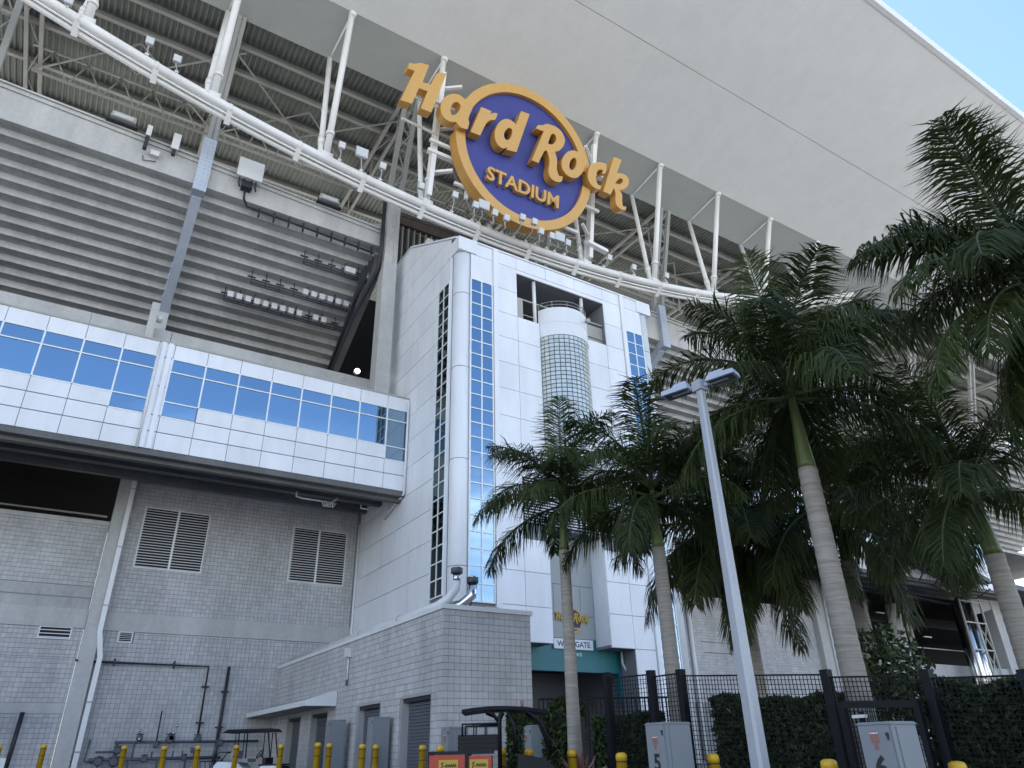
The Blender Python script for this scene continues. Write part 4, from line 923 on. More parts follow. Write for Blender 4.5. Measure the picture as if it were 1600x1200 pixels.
m = MB(); m.box(84.6, 86.4, 39.8, 40.8, .9, 18); m.hexa([(80.6, 39.9, 13.3), (84.6, 39.9, 14.2), (84.6, 40.6, 14.2), (80.6, 40.6, 13.3), (80.6, 39.9, 15.2), (84.6, 39.9, 16.4), (84.6, 40.6, 16.4), (80.6, 40.6, 15.2)]); m.box(57, 112, 40.1, 40.5, 7.2, 8.3); part('frame', m, CONC, cc)
m = MB()
for x in (67.5, 68.0): m.tube([(x, 39.5, .9), (x, 39.5, 13)], .12, 8)
m.box(69, 72, 43, 43.1, 8.3, 11.5); m.box(57, 80, 39.9, 40.05, 9.6, 9.68); part('trim', m, STEELG, cc)
m = MB(); m.box(70.5, 74, 42.7, 42.8, 8.3, 9.4); part('teal_counter', m, TEAL, cc)
for x, z in ((59, 10.4), (66.5, 12.8), (73.5, 11), (89, 15.6)): part('tube_light', MB().box(x, x + 1.2, 41.5, 41.7, z, z + .1), LENS, cc)
t = thing('duct_tower', 'pair of tall shiny ducts inside a light steel frame at far right', 'ducts', (76, 38.5, 1))
m = MB(); m.tube([(75.6, 38.6, .9), (75.6, 38.6, 14)], .62, 18); m.tube([(77.2, 38.6, .9), (77.2, 38.6, 14)], .45, 18); part('duct', m, STAINL, t)
m = MB()
for x in (74.5, 76.6, 78.2): m.bar((x, 37.8, .9), (x, 37.8, 14.2), .14, .14)
for z in (4, 7, 9.5, 12, 14): m.bar((74.5, 37.8, z), (78.2, 37.8, z), .12, .12)
for z in (7, 9.5): m.bar((76.6, 37.8, z), (78.2, 37.8, z + 2.5), .08, .08); m.bar((78.2, 37.8, z), (76.6, 37.8, z + 2.5), .08, .08)
part('frame', m, STEELG, t)

# ------------------------------------------------------------------ palms
def frond(L, e0, droop, hang, seed, dens=64, wid=.038, leaf=1.02):
    r = random.Random(seed); m = MB()
    n = 16; pts = []; p = Vector((0, 0, 0)); e = e0
    yaw = r.uniform(-.25, .25)
    for k in range(n + 1):
        pts.append(p.copy()); t = k / n
        ee = e0 - droop * (t ** 1.5)
        yy = yaw * t * t
        p = p + Vector((math.cos(ee) * math.cos(yy), math.cos(ee) * math.sin(yy), math.sin(ee))) * (L / n)
    m.tube(pts, [.042 * (1 - .85 * k / n) + .004 for k in range(n + 1)], 5, mi=1)
    for i in range(dens):
        t = .13 + .87 * i / (dens - 1); f = t * n; k = min(int(f), n - 1); q = pts[k].lerp(pts[k + 1], f - k)
        d = (pts[k + 1] - pts[k]).normalized(); side = d.cross(Vector((0, 0, 1)));
        if side.length < .05: side = Vector((0, 1, 0))
        side.normalize(); upv = side.cross(d).normalized()
        ll = leaf * (math.sin(math.pi * min(1, (t * .93 + .05))) ** .55) * r.uniform(.8, 1.12) * L / 3.2
        if t > .97: ll *= .8
        for s in (-1, 1):
            if r.random() < .05: continue
            plume = r.uniform(-.5, .55)
            a = (side * s * r.uniform(.75, 1) + d * r.uniform(.35, .8) + upv * plume + Vector((0, 0, -1)) * hang * r.uniform(.3, .9)).normalized()
            b = (a + Vector((r.uniform(-.12, .12), r.uniform(-.12, .12), -1)) * (hang * r.uniform(.8, 1.7) + r.uniform(.15, .5))).normalized()
            wv = a.cross(upv + Vector((r.uniform(-.6, .6), r.uniform(-.6, .6), 0)));
            if wv.length < .05: wv = d.copy()
            wv = wv.normalized() * wid * r.uniform(.7, 1.15) * .5
            c1 = q + a * ll * .5; c2 = c1 + b * ll * .5
            m.face([q - wv * .5, q + wv * .5, c1 + wv, c1 - wv], 0); m.face([c1 - wv, c1 + wv, c2 + wv * .12, c2 - wv * .12], 0)
    return mesh('frond', m, [LEAF, RACH], fix=False)
FR = {}
def fr(kind, i):
    k = (kind, i % 3)
    if k not in FR:
        e0, dr, hg = {'spear': (84, 12, .1), 'up': (68, 70, .25), 'mid': (42, 95, .6), 'flat': (18, 90, .85), 'low': (-12, 70, 1.0), 'dead': (-45, 42, 1.3)}[kind]
        FR[k] = frond(3.2, R_(e0), R_(dr), hg, hash(kind) % 97 if False else (sum(map(ord, kind)) * 7 + i), dens=120 if kind != 'spear' else 80)
    return FR[k]
def palm(label, x, y, r0, r1, zt, zs, zc, fronds, sc=1.0, seed=1, lean=(0, 0)):
    r = random.Random(seed); zb = gz(x, y) - .1
    t = thing('palm_tree', label, 'palm tree', (x, y, zb), 'royal palms along the fence')
    pts, rs = [], []
    n = int((zt - zb) / .1)
    for k in range(n + 1):
        z = zb + (zt - zb) * k / n; s = k / n
        pts.append((x + lean[0] * (1 - s) ** 2, y + lean[1] * (1 - s) ** 2, z)); rr = r0 + (r1 - r0) * s + .05 * math.exp(-s * 9)
        rs.append(rr * (1.0 + (.022 if k % 2 else -.012) + r.uniform(-.006, .006)))
    part('trunk', MB().tube(pts, rs, 20), TRUNK, t)
    m = MB(); m.tube([(x, y, zt - .02), (x, y, zt + .15), (x, y, (zt + zs) / 2), (x, y, zs), (x, y, zc)], [r1 * .98, r1 * .93, r1 * .72, r1 * .5, r1 * .3], 16); part('crownshaft', m, SHAFT, t)
    for i, (kind, az, s, dz) in enumerate(fronds):
        o = put('frond', fr(kind, i + seed), t, (x, y, zs + (zc - zs) * (.5 if kind in ('low', 'dead', 'flat') else .9) + dz))
        o.rotation_euler = (r.uniform(-.12, .12), r.uniform(-.08, .08), R_(az)); q = sc * s; o.scale = (q, q, q)
    return t
def crown(seed, n=17, extra=()):
    r = random.Random(seed); L_ = []
    kinds = ['spear'] + ['up'] * int(n * .24) + ['mid'] * int(n * .32) + ['flat'] * int(n * .26) + ['low'] * int(n * .18)
    a = r.uniform(0, 360)
    for k in kinds:
        a += 137.5; L_.append((k, a + r.uniform(-12, 12), r.uniform(.88, 1.1), r.uniform(-.08, .08)))
    return L_ + list(extra)
palm('short palm with a slender trunk in front of the gate sign', 12.08, 16.57, .178, .148, 6.7, 7.75, 8.3, crown(3, 18), 1.0, 3)
palm('palm right of the gate with the trunk behind the fence posts', 12.4, 13.05, .2, .16, 6.0, 6.95, 7.6, crown(11, 19), .98, 11)
palm('tall palm with a thick pale trunk right of the lamp post', 13.47, 9.2, .255, .2, 7.0, 8.45, 9.1, crown(21, 22), 1.14, 21)
palm('palm with a dark trunk near the right edge of the photo', 16.4, 7.35, .24, .19, 5.0, 6.0, 6.6, crown(31, 17), 1.0, 31)
palm('tallest palm, its crown cut by the right edge of the photo', 13.05, 3.75, .25, .2, 6.6, 8.1, 8.9, crown(41, 17, [('spear', 150, 1.1, .1), ('mid', 135, 1.05, 0), ('flat', 160, 1.05, 0), ('low', 150, 1.1, -.1), ('flat', 185, 1.1, 0), ('dead', 165, 1.05, -.2), ('dead', 140, 1.0, -.2)]), .98, 41)
palm('palm mostly hidden behind the tall palm with the thick trunk', 19.3, 12.55, .24, .2, 6.3, 7.5, 8.3, crown(51, 21, [('low', 230, 1.0, -.2), ('low', 290, 1.0, -.2), ('flat', 330, 1.0, -.1), ('dead', 260, .9, -.3)]), 1.3, 51)
palm('palm hidden behind the lamp post, only its crown showing', 17.45, 14.98, .24, .2, 5.9, 7.1, 7.9, crown(61, 22, [('low', 200, 1.05, -.2), ('low', 250, 1.0, -.2), ('low', 150, 1.0, -.1), ('flat', 230, 1.0, -.1), ('low', 300, 1.0, -.2), ('dead', 220, .9, -.3), ('dead', 280, .9, -.3)]), 1.3, 61)

# ------------------------------------------------------------------ hedges and shrubs
def leafbox(name, label, cat, p0, p1, wd, z1, n, seed, ls=.09, group=None, zj=.18):
    r = random.Random(seed); a = Vector((*p0, 0)); b = Vector((*p1, 0)); d = (b - a); ln = d.length; d.normalize(); s = Vector((-d.y, d.x, 0))
    zb = gz(p0[0], p0[1]) - .05
    t = thing(name, label, cat, ((p0[0] + p1[0]) / 2, (p0[1] + p1[1]) / 2, zb), group)
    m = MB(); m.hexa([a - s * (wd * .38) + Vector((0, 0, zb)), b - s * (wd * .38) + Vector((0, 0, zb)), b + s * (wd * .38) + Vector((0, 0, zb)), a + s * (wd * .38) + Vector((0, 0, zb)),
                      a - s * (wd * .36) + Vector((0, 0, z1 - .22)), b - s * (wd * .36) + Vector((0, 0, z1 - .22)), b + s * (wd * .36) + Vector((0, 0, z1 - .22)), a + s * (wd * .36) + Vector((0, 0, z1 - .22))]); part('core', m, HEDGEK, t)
    m = MB()
    for i in range(n):
        u = r.random() * ln; q = r.random()
        if q < .62: v = r.choice((-1, 1)) * (wd / 2 - abs(r.gauss(0, .06))); z = r.uniform(zb + .05, z1)
        else: v = r.uniform(-wd / 2, wd / 2); z = z1 - abs(r.gauss(0, .1))
        z += zj * (math.sin(u * 2.1 + seed) * .4 + math.sin(u * 5.3) * .3) * (1 if z > z1 - .4 else .2)
        c = a + d * u + s * v + Vector((0, 0, z))
        e1 = Vector((r.gauss(0, 1), r.gauss(0, 1), r.gauss(0, 1))).normalized(); e2 = e1.cross(Vector((r.gauss(0, 1), r.gauss(0, 1), r.gauss(0, 1)))).normalized()
        k = ls * r.uniform(.6, 1.3); m.face([c - e1 * k, c + e2 * k * .45, c + e1 * k, c - e2 * k * .45])
    part('foliage', m, HEDGE, t, kind='stuff', fix=False)
    return t
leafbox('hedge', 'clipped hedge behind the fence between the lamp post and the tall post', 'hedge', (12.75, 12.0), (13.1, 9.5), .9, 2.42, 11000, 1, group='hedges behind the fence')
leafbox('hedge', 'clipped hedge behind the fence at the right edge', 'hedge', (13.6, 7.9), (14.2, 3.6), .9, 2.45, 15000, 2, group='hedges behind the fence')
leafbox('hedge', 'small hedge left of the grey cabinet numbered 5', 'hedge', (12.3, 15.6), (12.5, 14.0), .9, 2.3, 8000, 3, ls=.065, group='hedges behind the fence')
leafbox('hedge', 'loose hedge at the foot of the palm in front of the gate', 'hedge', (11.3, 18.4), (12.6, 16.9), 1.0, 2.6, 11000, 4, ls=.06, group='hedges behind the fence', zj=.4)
r = random.Random(5); t = thing('shrub', 'loose leafy shrub rising above the fence right of the thick palm trunk', 'shrub', (17.2, 10.8, .7)); m = MB()
for i in range(2600):
    u = Vector((r.gauss(0, 1), r.gauss(0, 1), r.gauss(0, 1))).normalized() * (r.random() ** .4); c = Vector((17.2 + u.x * 1.0, 10.8 + u.y * 1.0, 2.9 + u.z * 1.3))
    e1 = Vector((r.gauss(0, 1), r.gauss(0, 1), r.gauss(0, 1))).normalized(); e2 = e1.cross(Vector((r.gauss(0, 1), r.gauss(0, 1), r.gauss(0, 1)))).normalized(); k = .09 * r.uniform(.6, 1.3)
    m.face([c - e1 * k, c + e2 * k * .45, c + e1 * k, c - e2 * k * .45])
part('foliage', m, HEDGE, t, kind='stuff', fix=False); part('stem', MB().tube([(17.2, 10.8, .6), (17.2, 10.8, 3)], .06, 6), TRUNK, t)

# ------------------------------------------------------------------ mesh fence
fence = thing('mesh_fence', 'tall black welded mesh fence with square posts in front of the hedges', 'fence', (12.3, 10, .3))
FP = [(11.62, 14.5, 3.2), (11.83, 13.16, 3.13), (11.96, 12.35, 3.08), (12.48, 9.09, 2.78), (12.76, 7.35, 2.62), (12.98, 5.94, 2.5), (13.2, 4.5, 2.42)]
for x, y, zt in FP:
    part('post', MB().box(x - .078, x + .078, y - .078, y + .078, gz(x, y) - .1, zt + .02), BLACKM, fence)
for (xa, ya, za), (xb, yb, zb_) in zip(FP, FP[1:]):
    a = Vector((xa, ya, 0)); b = Vector((xb, yb, 0)); d = (b - a); ln = d.length; d.normalize(); m = MB(); a2 = a + d * .085; b2 = b - d * .085; l2 = (b2 - a2).length
    n = int(l2 / .075); z0a, z0b = gz(xa, ya) + .05, gz(xb, yb) + .05; ta, tb = za - .12, zb_ - .06
    for k in range(n + 1):
        s = k / n; p = a2 + d * (l2 * s); lo = z0a + (z0b - z0a) * s; hi = ta + (tb - ta) * s
        m.bar((p.x, p.y, lo), (p.x, p.y, hi), .011, .011, (1, 0, 0))
    hn = 26
    for k in range(hn + 1):
        s = k / hn; m.bar((a2.x, a2.y, z0a + (ta - z0a) * s), (b2.x, b2.y, z0b + (tb - z0b) * s), .011, .011)
    for s in (1.0,): m.bar((a2.x, a2.y, ta), (b2.x, b2.y, tb), .03, .03)
    part('mesh_panel', m, WIRE, fence, kind='stuff')
# gate in the fence behind cabinet 6
gt = thing('fence_gate', 'black steel gate with a mesh infill behind the grey cabinet numbered 6', 'gate', (12.55, 8.2, .3))
m = MB(); A = Vector((12.3, 8.75, 0)); B = Vector((12.5, 7.5, 0))
for p in (A, B): m.bar((p.x, p.y, .3), (p.x, p.y, 2.2), .1, .1, (1, 0, 0))
m.bar((A.x, A.y, 2.18), (B.x, B.y, 2.12), .11, .11); m.bar((A.x + .05, A.y - .3, .4), (A.x + .05, A.y - .3, 2.05), .06, .06, (1, 0, 0)); part('gate_frame', m, BLACKM, gt)
m = MB()
for k in range(18):
    p = A.lerp(B, (k + .5) / 18); m.bar((p.x, p.y, .4), (p.x, p.y, 2.1), .012, .012, (1, 0, 0))
part('gate_mesh', m, WIRE, gt, kind='stuff')
part('lock_box', MB().box(12.2, 12.28, 8.3, 8.55, 1.95, 2.0), BOXW, gt)
pt = thing('fence_post', 'black gate post with a flat crossbar at the right edge of the photo', 'post', (12.2, 5.6, .2)); m = MB(); m.tube([(12.3, 5.3, .2), (12.3, 5.3, 2.3)], .07, 10); m.bar((12.2, 5.7, 2.36), (12.5, 4.3, 2.3), .12, .1); part('pole', m, BLACKM, pt)
ga = thing('gate_leaf', 'dark steel gate leaf standing in front of the tower entrance', 'gate', (13, 20.5, .8))
m = MB()
for k in range(34):
    s = k / 33; x = 13.9 + s * 4.2; y = 20.9 - s * 2.2; m.bar((x, y, .8), (x, y, 3.1), .03, .03, (1, 0, 0))
for z in (.9, 3.08): m.bar((13.9, 20.9, z), (18.1, 18.7, z), .05, .06)
part('bars', m, BLACKM, ga)

# ------------------------------------------------------------------ lamp post
lp = thing('lamp_post', 'tall square galvanised lamp post with two flat lamp heads', 'lamp post', (9.0, 7.93, gz(9, 7.93)))
cx, cy, zb, zt = 9.0, 7.93, gz(9, 7.93) - .05, 7.3
m = MB(); a = .118; b = .066; ch = .35
def octo(h, z): c = h * ch; return [(cx - h + c, cy - h, z), (cx + h - c, cy - h, z), (cx + h, cy - h + c, z), (cx + h, cy + h - c, z), (cx + h - c, cy + h, z), (cx - h + c, cy + h, z), (cx - h, cy + h - c, z), (cx - h, cy - h + c, z)]
lo, hi = octo(a, zb), octo(b, zt)
for k in range(8): m.face([lo[k], lo[(k + 1) % 8], hi[(k + 1) % 8], hi[k]])
m.face(hi); part('pole', m, GALV, lp)
rr = Vector((RV.x, RV.y, 0)).normalized(); ff = Vector((FV.x, FV.y, 0)).normalized()
part('crossarm', MB().bar(Vector((cx, cy, zt + .05)) - Vector((.17, -.52, 0)), Vector((cx, cy, zt + .05)) + Vector((.17, -.52, 0)), .06, .08).box(cx - .1, cx + .1, cy - .1, cy + .1, zt - .05, zt + .14), GALV, lp)
for s, tl in ((1, .06), (-1, -.02)):
    dv = Vector((.315, -.949, 0)) * s; sv_ = Vector((.949, .315, 0)); c = Vector((cx, cy, zt + .08)) + dv * .44
    def hp(u, v, z): return c + dv * (u * .76) + sv_ * (v * .76) + Vector((0, 0, z))
    m = MB(); m.hexa([hp(-.36, -.2, -.05), hp(.36, -.2, -.05), hp(.36, .2, -.05), hp(-.36, .2, -.05), hp(-.3, -.17, .06), hp(.34, -.19, .04), hp(.34, .19, .04), hp(-.3, .17, .06)])
    m.hexa([hp(-.3, -.12, .061), hp(.1, -.12, .051), hp(.1, .12, .051), hp(-.3, .12, .061), hp(-.26, -.08, .14), hp(.04, -.1, .13), hp(.04, .1, .13), hp(-.26, .08, .14)])
    hd = part('lamp_head', m, CONCB, lp); part('lens', MB().hexa([hp(-.3, -.15, -.06), hp(.3, -.15, -.06), hp(.3, .15, -.06), hp(-.3, .15, -.06), hp(-.3, -.15, -.052), hp(.3, -.15, -.052), hp(.3, .15, -.052), hp(-.3, .15, -.052)]), METER, hd)

# ------------------------------------------------------------------ bollards
BOLL = [(-0.64, 36.1, 2.23, 1.0), (0.8, 35.19, 2.24, 1.0), (3.32, 32.76, 2.12, 1.0), (4.47, 31.18, 2.07, 1.0), (5.5, 30.55, 2.05, 1.0), (7.03, 31.38, 2.07, 1.0), (8.25, 29.7, 2.04, 1.0), (8.14, 25.1, 2.0, 1.0), (8.65, 25.48, 1.98, 1.0), (8.97, 23.33, 1.91, 0.98), (9.85, 24.42, 1.91, 1.0), (9.75, 20.7, 1.82, .87), (9.74, 19.54, 1.78, .84), (9.82, 16.43, 1.66, 0.71), (9.96, 15.46, 1.63, 0.67), (10.47, 14.49, 1.59, 0.64), (9.45, 11.54, 1.51, 0.49), (9.41, 10.35, 1.47, 0.44), (10.0, 9.8, 1.46, 0.43), (8.88, 6.7, 1.38, 0.27), (9.35, 6.0, 1.34, 0.25), (9.76, 5.55, 1.33, 0.24)]
BLAB = ['yellow bollard at the far left edge beside the grey cart', 'yellow bollard in front of the short slanting pipe at far left', 'yellow bollard left of the gas meters by the white downspout', 'yellow bollard at the left end of the gas meters', 'yellow bollard in front of the middle of the gas meters', 'yellow bollard in front of the thick vertical wall pipe', 'yellow bollard seen behind the golf cart',
        'yellow bollard left one of a close pair right of the golf cart', 'yellow bollard right one of a close pair right of the golf cart', 'yellow bollard in front of the second tall cabinet, left one of a pair', 'yellow bollard in front of the second tall cabinet, right one of a pair', 'yellow bollard in front of the largest roll-up door', 'yellow bollard at the corner of the block building behind the red utility cart',
        'yellow bollard standing in front of the utility cart', 'yellow bollard in front of the cabinet right of the utility cart', 'yellow bollard in front of the hedge right of the utility cart', 'yellow bollard just left of the cabinet numbered 5', 'yellow bollard in front of the cabinet numbered 5', 'yellow bollard left of the lamp post foot', 'yellow bollard between the lamp post and the rightmost cabinet', 'yellow bollard in front of the rightmost cabinet before the fence gate', 'yellow bollard furthest right in front of the fence']
BR = .098
m = MB(); prof = [(0, BR), (1.16, BR), (1.16, BR * 1.06), (1.235, BR * 1.06), (1.265, BR * .95), (1.285, BR * .6), (1.29, .005)]
m.tube([(0, 0, p[0] - 1.29) for p in prof], [p[1] for p in prof], 20); bm_body = mesh('sleeve', m, YELL)
m = MB(); m.tube([(0, 0, -.165), (0, 0, -.145)], BR * 1.03, 20, cap=False); m.tube([(0, 0, -.40), (0, 0, -.38)], BR * 1.03, 20, cap=False); bm_band = mesh('band', m, BLACKT)
for (x, y, zt, zg), lab in zip(BOLL, BLAB):
    t = thing('bollard', lab, 'bollard', (x, y, zt), 'yellow bollards'); o = put('sleeve', bm_body, t, (x, y, zt)); o2 = put('band', bm_band, t, (x, y, zt))
    o.rotation_euler = (rnd.uniform(-.012, .012), rnd.uniform(-.012, .012), rnd.uniform(0, 6)); o2.rotation_euler = o.rotation_euler

# ------------------------------------------------------------------ power cabinets
def cabinet(x, y, zt, dx, dy, lab, num, sticker=True, tall=0):
    zg = gz(x, y); up = .1 if num == '6' else 0; t = thing('power_cabinet', lab, 'cabinet', (x, y, zg), 'grey power cabinets')
    m = MB(); m.box(x, x + dx, y, y + dy, zg, zt - .03); m.hexa([(x - .02, y - .02, zt - .03), (x + dx + .02, y - .02, zt - .03), (x + dx + .02, y + dy + .02, zt - .03), (x - .02, y + dy + .02, zt - .03), (x + .01, y + .01, zt), (x + dx - .01, y + .01, zt), (x + dx - .01, y + dy - .01, zt), (x + .01, y + dy - .01, zt)]); part('casing', m, CABL, t)
    dr = part('door', MB().box(x - .025, x - .003, y + .02, y + dy - .02, zg + .1, zt - .04), CABL, t)
    part('latch', MB().tube([(x - .03, y + .05, zt - .14), (x - .045, y + .05, zt - .14)], .02, 8).box(x - .04, x - .028, y + .04, y + .06, zt - .2, zt - .12), PIPED, dr)
    part('side_panel', MB().box(x + .08, x + dx - .03, y - .012, y - .002, zg + .1, zt - .06), CABL, t)
    if sticker:
        yc = y + dy * .52; s = dy * .13
        m = MB(); m.box(x - .029, x - .0265, yc - s, yc + s, zt + up - .33, zt + up - .2); m.box(x - .029, x - .0265, yc - s * .45, yc + s * .45, zt + up - .40, zt + up - .332); part('warning_label', m, RED, dr)
        m = MB(); m.box(x - .031, x - .0295, yc - s * .5, yc + s * .5, zt + up - .23, zt + up - .215); m.box(x - .031, x - .0295, yc + s * .7, yc + s * .92, zt + up - .23, zt + up - .21); m.box(x - .031, x - .0295, yc - s * .92, yc - s * .7, zt + up - .23, zt + up - .21); part('print', m, WTXT, dr)
    if num: text('number', num, .33, (lambda u, v, d: (x - .028 - d, y + dy * .5 - u, zt + up - .70 + v)), .002, PRINTB, dr, bold=.012)
cabinet(9.75, 28.75, 2.83, .58, .5, 'tall blue-grey cabinet under the end of the door canopy', '', False)
cabinet(9.85, 24.75, 2.74, .58, .5, 'tall blue-grey cabinet between the two nearest roll-up doors', '', False)
cabinet(10.1, 19.7, 2.25, .58, .5, 'grey cabinet behind the red utility cart at the building corner', '')
cabinet(11.3, 17.35, 2.2, .6, .52, 'grey cabinet right of the utility cart in front of the hedge', '')
cabinet(8.95, 9.75, 1.94, .56, .47, 'grey cabinet numbered 5 in front of the fence posts', '5')
cabinet(8.72, 5.62, 1.77, .5, .44, 'grey cabinet numbered 6 at the right, in front of the gate', '6')

# ------------------------------------------------------------------ golf cart and utility cart
def wheel(parent, x, y, z, r, w_, ax):
    ax = Vector(ax); t = MB(); t.tube([Vector((x, y, z)) - ax * w_ / 2, Vector((x, y, z)) - ax * w_ * .4, Vector((x, y, z)) + ax * w_ * .4, Vector((x, y, z)) + ax * w_ / 2], [r * .9, r, r, r * .9], 20)
    wh = part('wheel', t, RUBB, parent); part('rim', MB().tube([Vector((x, y, z)) - ax * (w_ / 2 + .01), Vector((x, y, z)) + ax * (w_ / 2 + .01)], r * .5, 14), STAINL, wh)
D = Vector((.85, -.52, 0)); SD = Vector((.52, .85, 0))
def cartf(o): return lambda u, v, z: o + D * u + SD * v + Vector((0, 0, z))
o_ = Vector((7.75, 32.0, .72)); C = cartf(o_)
gcart = thing('golf_cart', 'white golf cart with a black canopy and rear rack by the block wall', 'golf cart', o_)
def cb(m, u0, u1, v0, v1, z0, z1, F=None):
    F = F or C; return m.hexa([F(u0, v0, z0), F(u1, v0, z0), F(u1, v1, z0), F(u0, v1, z0), F(u0, v0, z1), F(u1, v0, z1), F(u1, v1, z1), F(u0, v1, z1)])
m = MB(); P = [(-1.2, .66), (-1.05, .8), (-.3, .74), (0, .5), (.45, .46), (.62, .62), (1.3, .62), (1.35, .35), (-1.2, .3)]
m.prism(P, lambda u, v, d: C(u, d, v), -.55, .55); part('body', m, WPLAS, gcart)
m = MB(); cb(m, .5, 1.42, -.52, .52, .625, .68); cb(m, 1.3, 1.42, -.5, .5, .3, .6); cb(m, .62, .75, -.5, .5, .68, .9); part('dash', m, BLACKP, gcart)
m = MB(); cb(m, -.55, .05, -.5, .5, .76, .88); cb(m, -.62, -.48, -.5, .5, .88, 1.15); part('seat', m, SEATM, gcart)
m = MB(); m.hexa([C(-1.05, -.58, 1.78), C(1.0, -.58, 1.8), C(1.0, .58, 1.8), C(-1.05, .58, 1.78), C(-.85, -.5, 1.9), C(.85, -.5, 1.91), C(.85, .5, 1.91), C(-.85, .5, 1.9)]); part('canopy', m, BLACKP, gcart)
for v in (-.5, .5):
    for pts_, rr_ in (([C(-.35, v, .76), C(-.4, v, 1.78)], .025), ([C(-.5, v, .9), C(-.52, v, 1.78)], .02), ([C(.95, v, .68), C(.72, v, 1.78)], .025), ([C(.62, v, .9), C(.6, v, 1.78)], .02)):
        part('canopy_post', MB().tube(pts_, rr_, 6), BLACKP, gcart)
m = MB()
for v in (-.5, 0, .5): m.tube([C(-1.25, v, .82), C(-1.75, v, .82), C(-1.7, v, .45), C(-1.3, v, .4)], .02, 6)
for u in (-1.3, -1.5, -1.75): m.tube([C(u, -.5, .82), C(u, .5, .82)], .02, 6)
m.tube([C(-1.3, -.5, .82), C(-1.1, -.5, 1.1), C(-.6, -.5, 1.12)], .02, 6); m.tube([C(-1.3, .5, .82), C(-1.1, .5, 1.1), C(-.6, .5, 1.12)], .02, 6); part('rear_rack', m, BLACKP, gcart)
m = MB(); ring = [C(.42 + .09 * math.cos(a), -.25 + .18 * math.sin(a), 1.02 + .13 * math.cos(a)) for a in [k * math.pi / 8 for k in range(17)]]; m.tube(ring, .02, 6); m.tube([C(.42, -.25, 1.02), C(.65, -.25, .8)], .02, 6); part('steering_wheel', m, BLACKP, gcart)
m = MB(); cb(m, .2, .24, -.565, -.552, .58, .66); cb(m, .28, .32, -.565, -.552, .58, .66); part('print', m, GRNP, gcart)
for u in (-.95, .95):
    for v in (-.52, .52): wheel(gcart, *C(u, v, .24), .24, .2, SD)
o_ = Vector((8.72, 14.9, gz(8.95, 14.75) - .03)); C2 = cartf(o_)
uc = thing('utility_cart', 'black utility cart with a red cargo box and curved roof', 'utility cart', o_)
m = MB(); cb(m, -1.35, -.58, -.62, .62, .55, .95, C2); part('cargo_box', m, ORNG, uc)
m = MB(); cb(m, -.55, -.05, -.62, .62, .55, .93, C2); part('side_box', m, ORNG, uc)
m = MB(); cb(m, -1.37, -.02, -.64, .64, .96, 1.02, C2); cb(m, -1.36, -1.34, -.63, .63, .5, .96, C2); cb(m, -.6, -.52, -.64, .64, .5, .96, C2); cb(m, -1.4, 1.3, -.55, .55, .3, .54, C2); part('chassis', m, BLACKP, uc)
for u0, u1 in ((-1.14, -.74), (-.5, -.12)):
    pb = part('plate', MB().hexa([C2(u0, -.632, .66), C2(u1, -.632, .66), C2(u1, -.622, .66), C2(u0, -.622, .66), C2(u0, -.632, .86), C2(u1, -.632, .86), C2(u1, -.622, .86), C2(u0, -.622, .86)]), YELP, uc)
    m = MB(); w_ = u1 - u0
    m.tube([C2(u0 + .04 * 1 + .06, -.636, .82), C2(u0 + .05, -.636, .79), C2(u0 + .09, -.636, .76), C2(u0 + .05, -.636, .71)], .012, 5)
    for k in range(6): m.tube([C2(u0 + .13 + k * (w_ - .17) / 6, -.636, .73), C2(u0 + .15 + k * (w_ - .17) / 6, -.636, .79), C2(u0 + .17 + k * (w_ - .17) / 6, -.636, .73)], .009, 5)
    part('print', m, PRINTB, pb)
m = MB(); cb(m, -.75, .1, -.58, .58, 1.02, 1.32, C2)
for k in range(3): cb(m, -.76, .11, -.6, .6, 1.08 + k * .08, 1.1 + k * .08, C2)
part('seat_back', m, BLACKP, uc)
for v in (-.6, .6):
    m = MB()
    m.tube([C2(-.66, v, 1.3), C2(-.66, v, 1.52), C2(.12, v, 1.52)], .025, 6); m.tube([C2(-.42, v, 1.3), C2(-.42, v, 1.52)], .015, 6); m.tube([C2(-.18, v, 1.3), C2(-.18, v, 1.52)], .015, 6)
    m.tube([C2(.12, v, .6), C2(.12, v, 1.65), C2(.2, v, 1.78)], .04, 8); m.tube([C2(.3, v, 1.78), C2(.42, v, 1.5), C2(.48, v, .95)], .035, 8); m.tube([C2(.12, v, 1.55), C2(.0, v, 1.7), C2(-.2, v, 1.78)], .03, 8); m.tube([C2(.7, v, 1.76), C2(1.0, v, 1.55), C2(1.25, v, .95)], .03, 8)
    part('roll_cage', m, BLACKP, uc)
m = MB()
for k in range(8):
    u0, u1 = -.68 + k * .23, -.68 + (k + 1) * .23; zz = lambda u: 1.84 - .075 * ((u - .1) / .9) ** 2
    m.hexa([C2(u0, -.66, zz(u0) - .05), C2(u1, -.66, zz(u1) - .05), C2(u1, .66, zz(u1) - .05), C2(u0, .66, zz(u0) - .05), C2(u0, -.6, zz(u0) + .02), C2(u1, -.6, zz(u1) + .02), C2(u1, .6, zz(u1) + .02), C2(u0, .6, zz(u0) + .02)])
part('roof', m, BLACKP, uc)
part('beacon', MB().tube([C2(.62, -.1, 1.84), C2(.62, -.1, 1.99)], .035, 10), RED, uc)
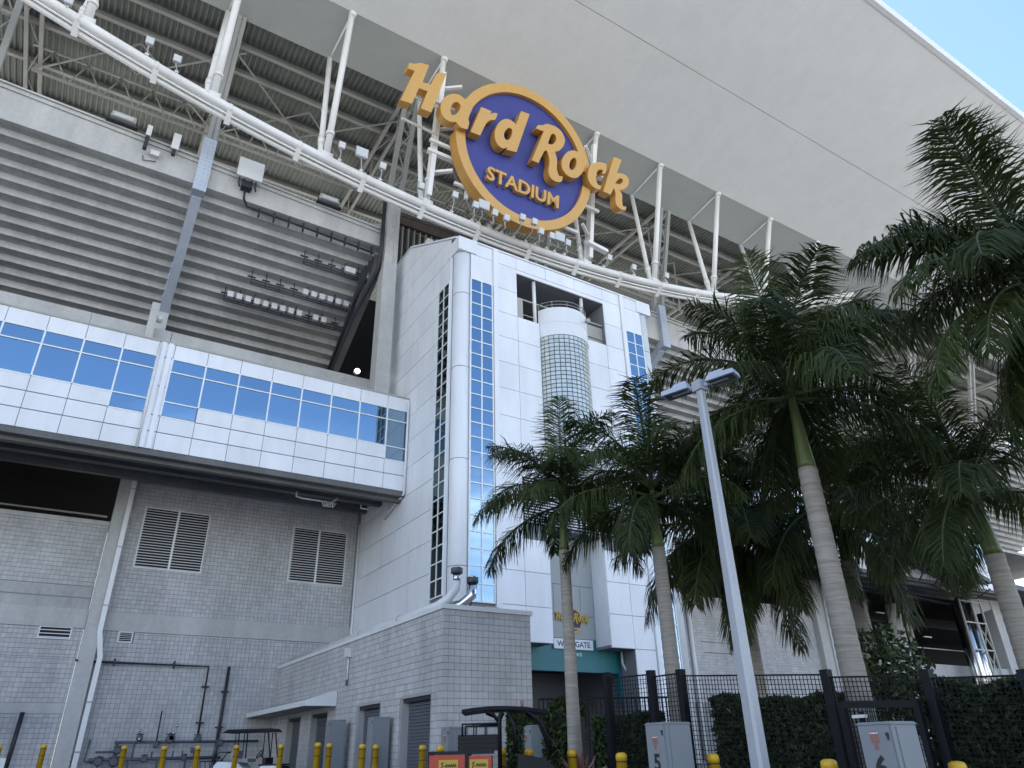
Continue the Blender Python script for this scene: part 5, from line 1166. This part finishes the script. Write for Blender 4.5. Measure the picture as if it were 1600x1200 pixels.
m = MB(); m.prism([(.5, .5), (.5, .95), (1.05, .85), (1.3, .66), (1.3, .45)], lambda u, v, d: C2(u, d, v), -.58, .58); part('hood', m, BLACKP, uc)
for u in (-.95, .95):
    for v in (-.58, .58): wheel(uc, *C2(u, v, .3), .3, .24, SD)
# grey cart corner at far left
o_ = Vector((-1.2, 33.4, 1.0)); t = thing('dump_cart', 'pale grey open cart at the lower left corner of the photo', 'cart', o_)
m = MB()
for a, b, c, d in ((-.9, .9, -.62, -.56), (-.9, .9, .56, .62), (-.9, -.84, -.56, .56), (.84, .9, -.56, .56)): m.box(o_.x + a, o_.x + b, o_.y + c, o_.y + d, 1.25, 1.78)
m.box(o_.x - .9, o_.x + .9, o_.y - .6, o_.y + .6, 1.2, 1.25); part('tub', m, BOXW, t)
for u in (-.6, .6): wheel(t, o_.x + u, o_.y - .55, 1.2, .2, .14, (0, 1, 0))
for u in (-.6, .6): wheel(t, o_.x + u, o_.y + .55, 1.2, .2, .14, (0, 1, 0))
t = thing('wall_bracket', 'pale shelf bracket projecting at the left edge of the photo', 'bracket', (-1.6, 38, 3.5)); m = MB(); m.box(-4, -1.15, 37.5, 38.2, 4.0, 4.12); m.prism([(-1.3, 4.0), (-1.2, 3.7), (-1.9, 3.0), (-4, 3.0), (-4, 4.0)], lambda u, v, d: (u, d, v), 37.6, 38.1); part('shelf', m, CONC, t)
# red plant by the hedge
r = random.Random(9); t = thing('red_plant', 'small red-leaved plant at the hedge foot right of the cabinet', 'plant', (11.0, 14.9, .6)); m = MB()
for i in range(26):
    a = r.uniform(0, 6.28); e = r.uniform(.3, 1.3); d = Vector((math.cos(a) * math.cos(e), math.sin(a) * math.cos(e), math.sin(e))); s = d.cross(Vector((0, 0, 1))).normalized() * .025; p = Vector((11.0, 14.9, 1.0)); q = p + d * .5
    m.face([p - s, p + s, q + s * 1.5 - Vector((0, 0, .05)), q + d * .15, q - s * 1.5 - Vector((0, 0, .05))])
part('leaf', m, RED, t, kind='stuff', fix=False); part('stem', MB().tube([(11, 14.9, .55), (11, 14.9, 1.05)], .03, 6), TRUNK, t)
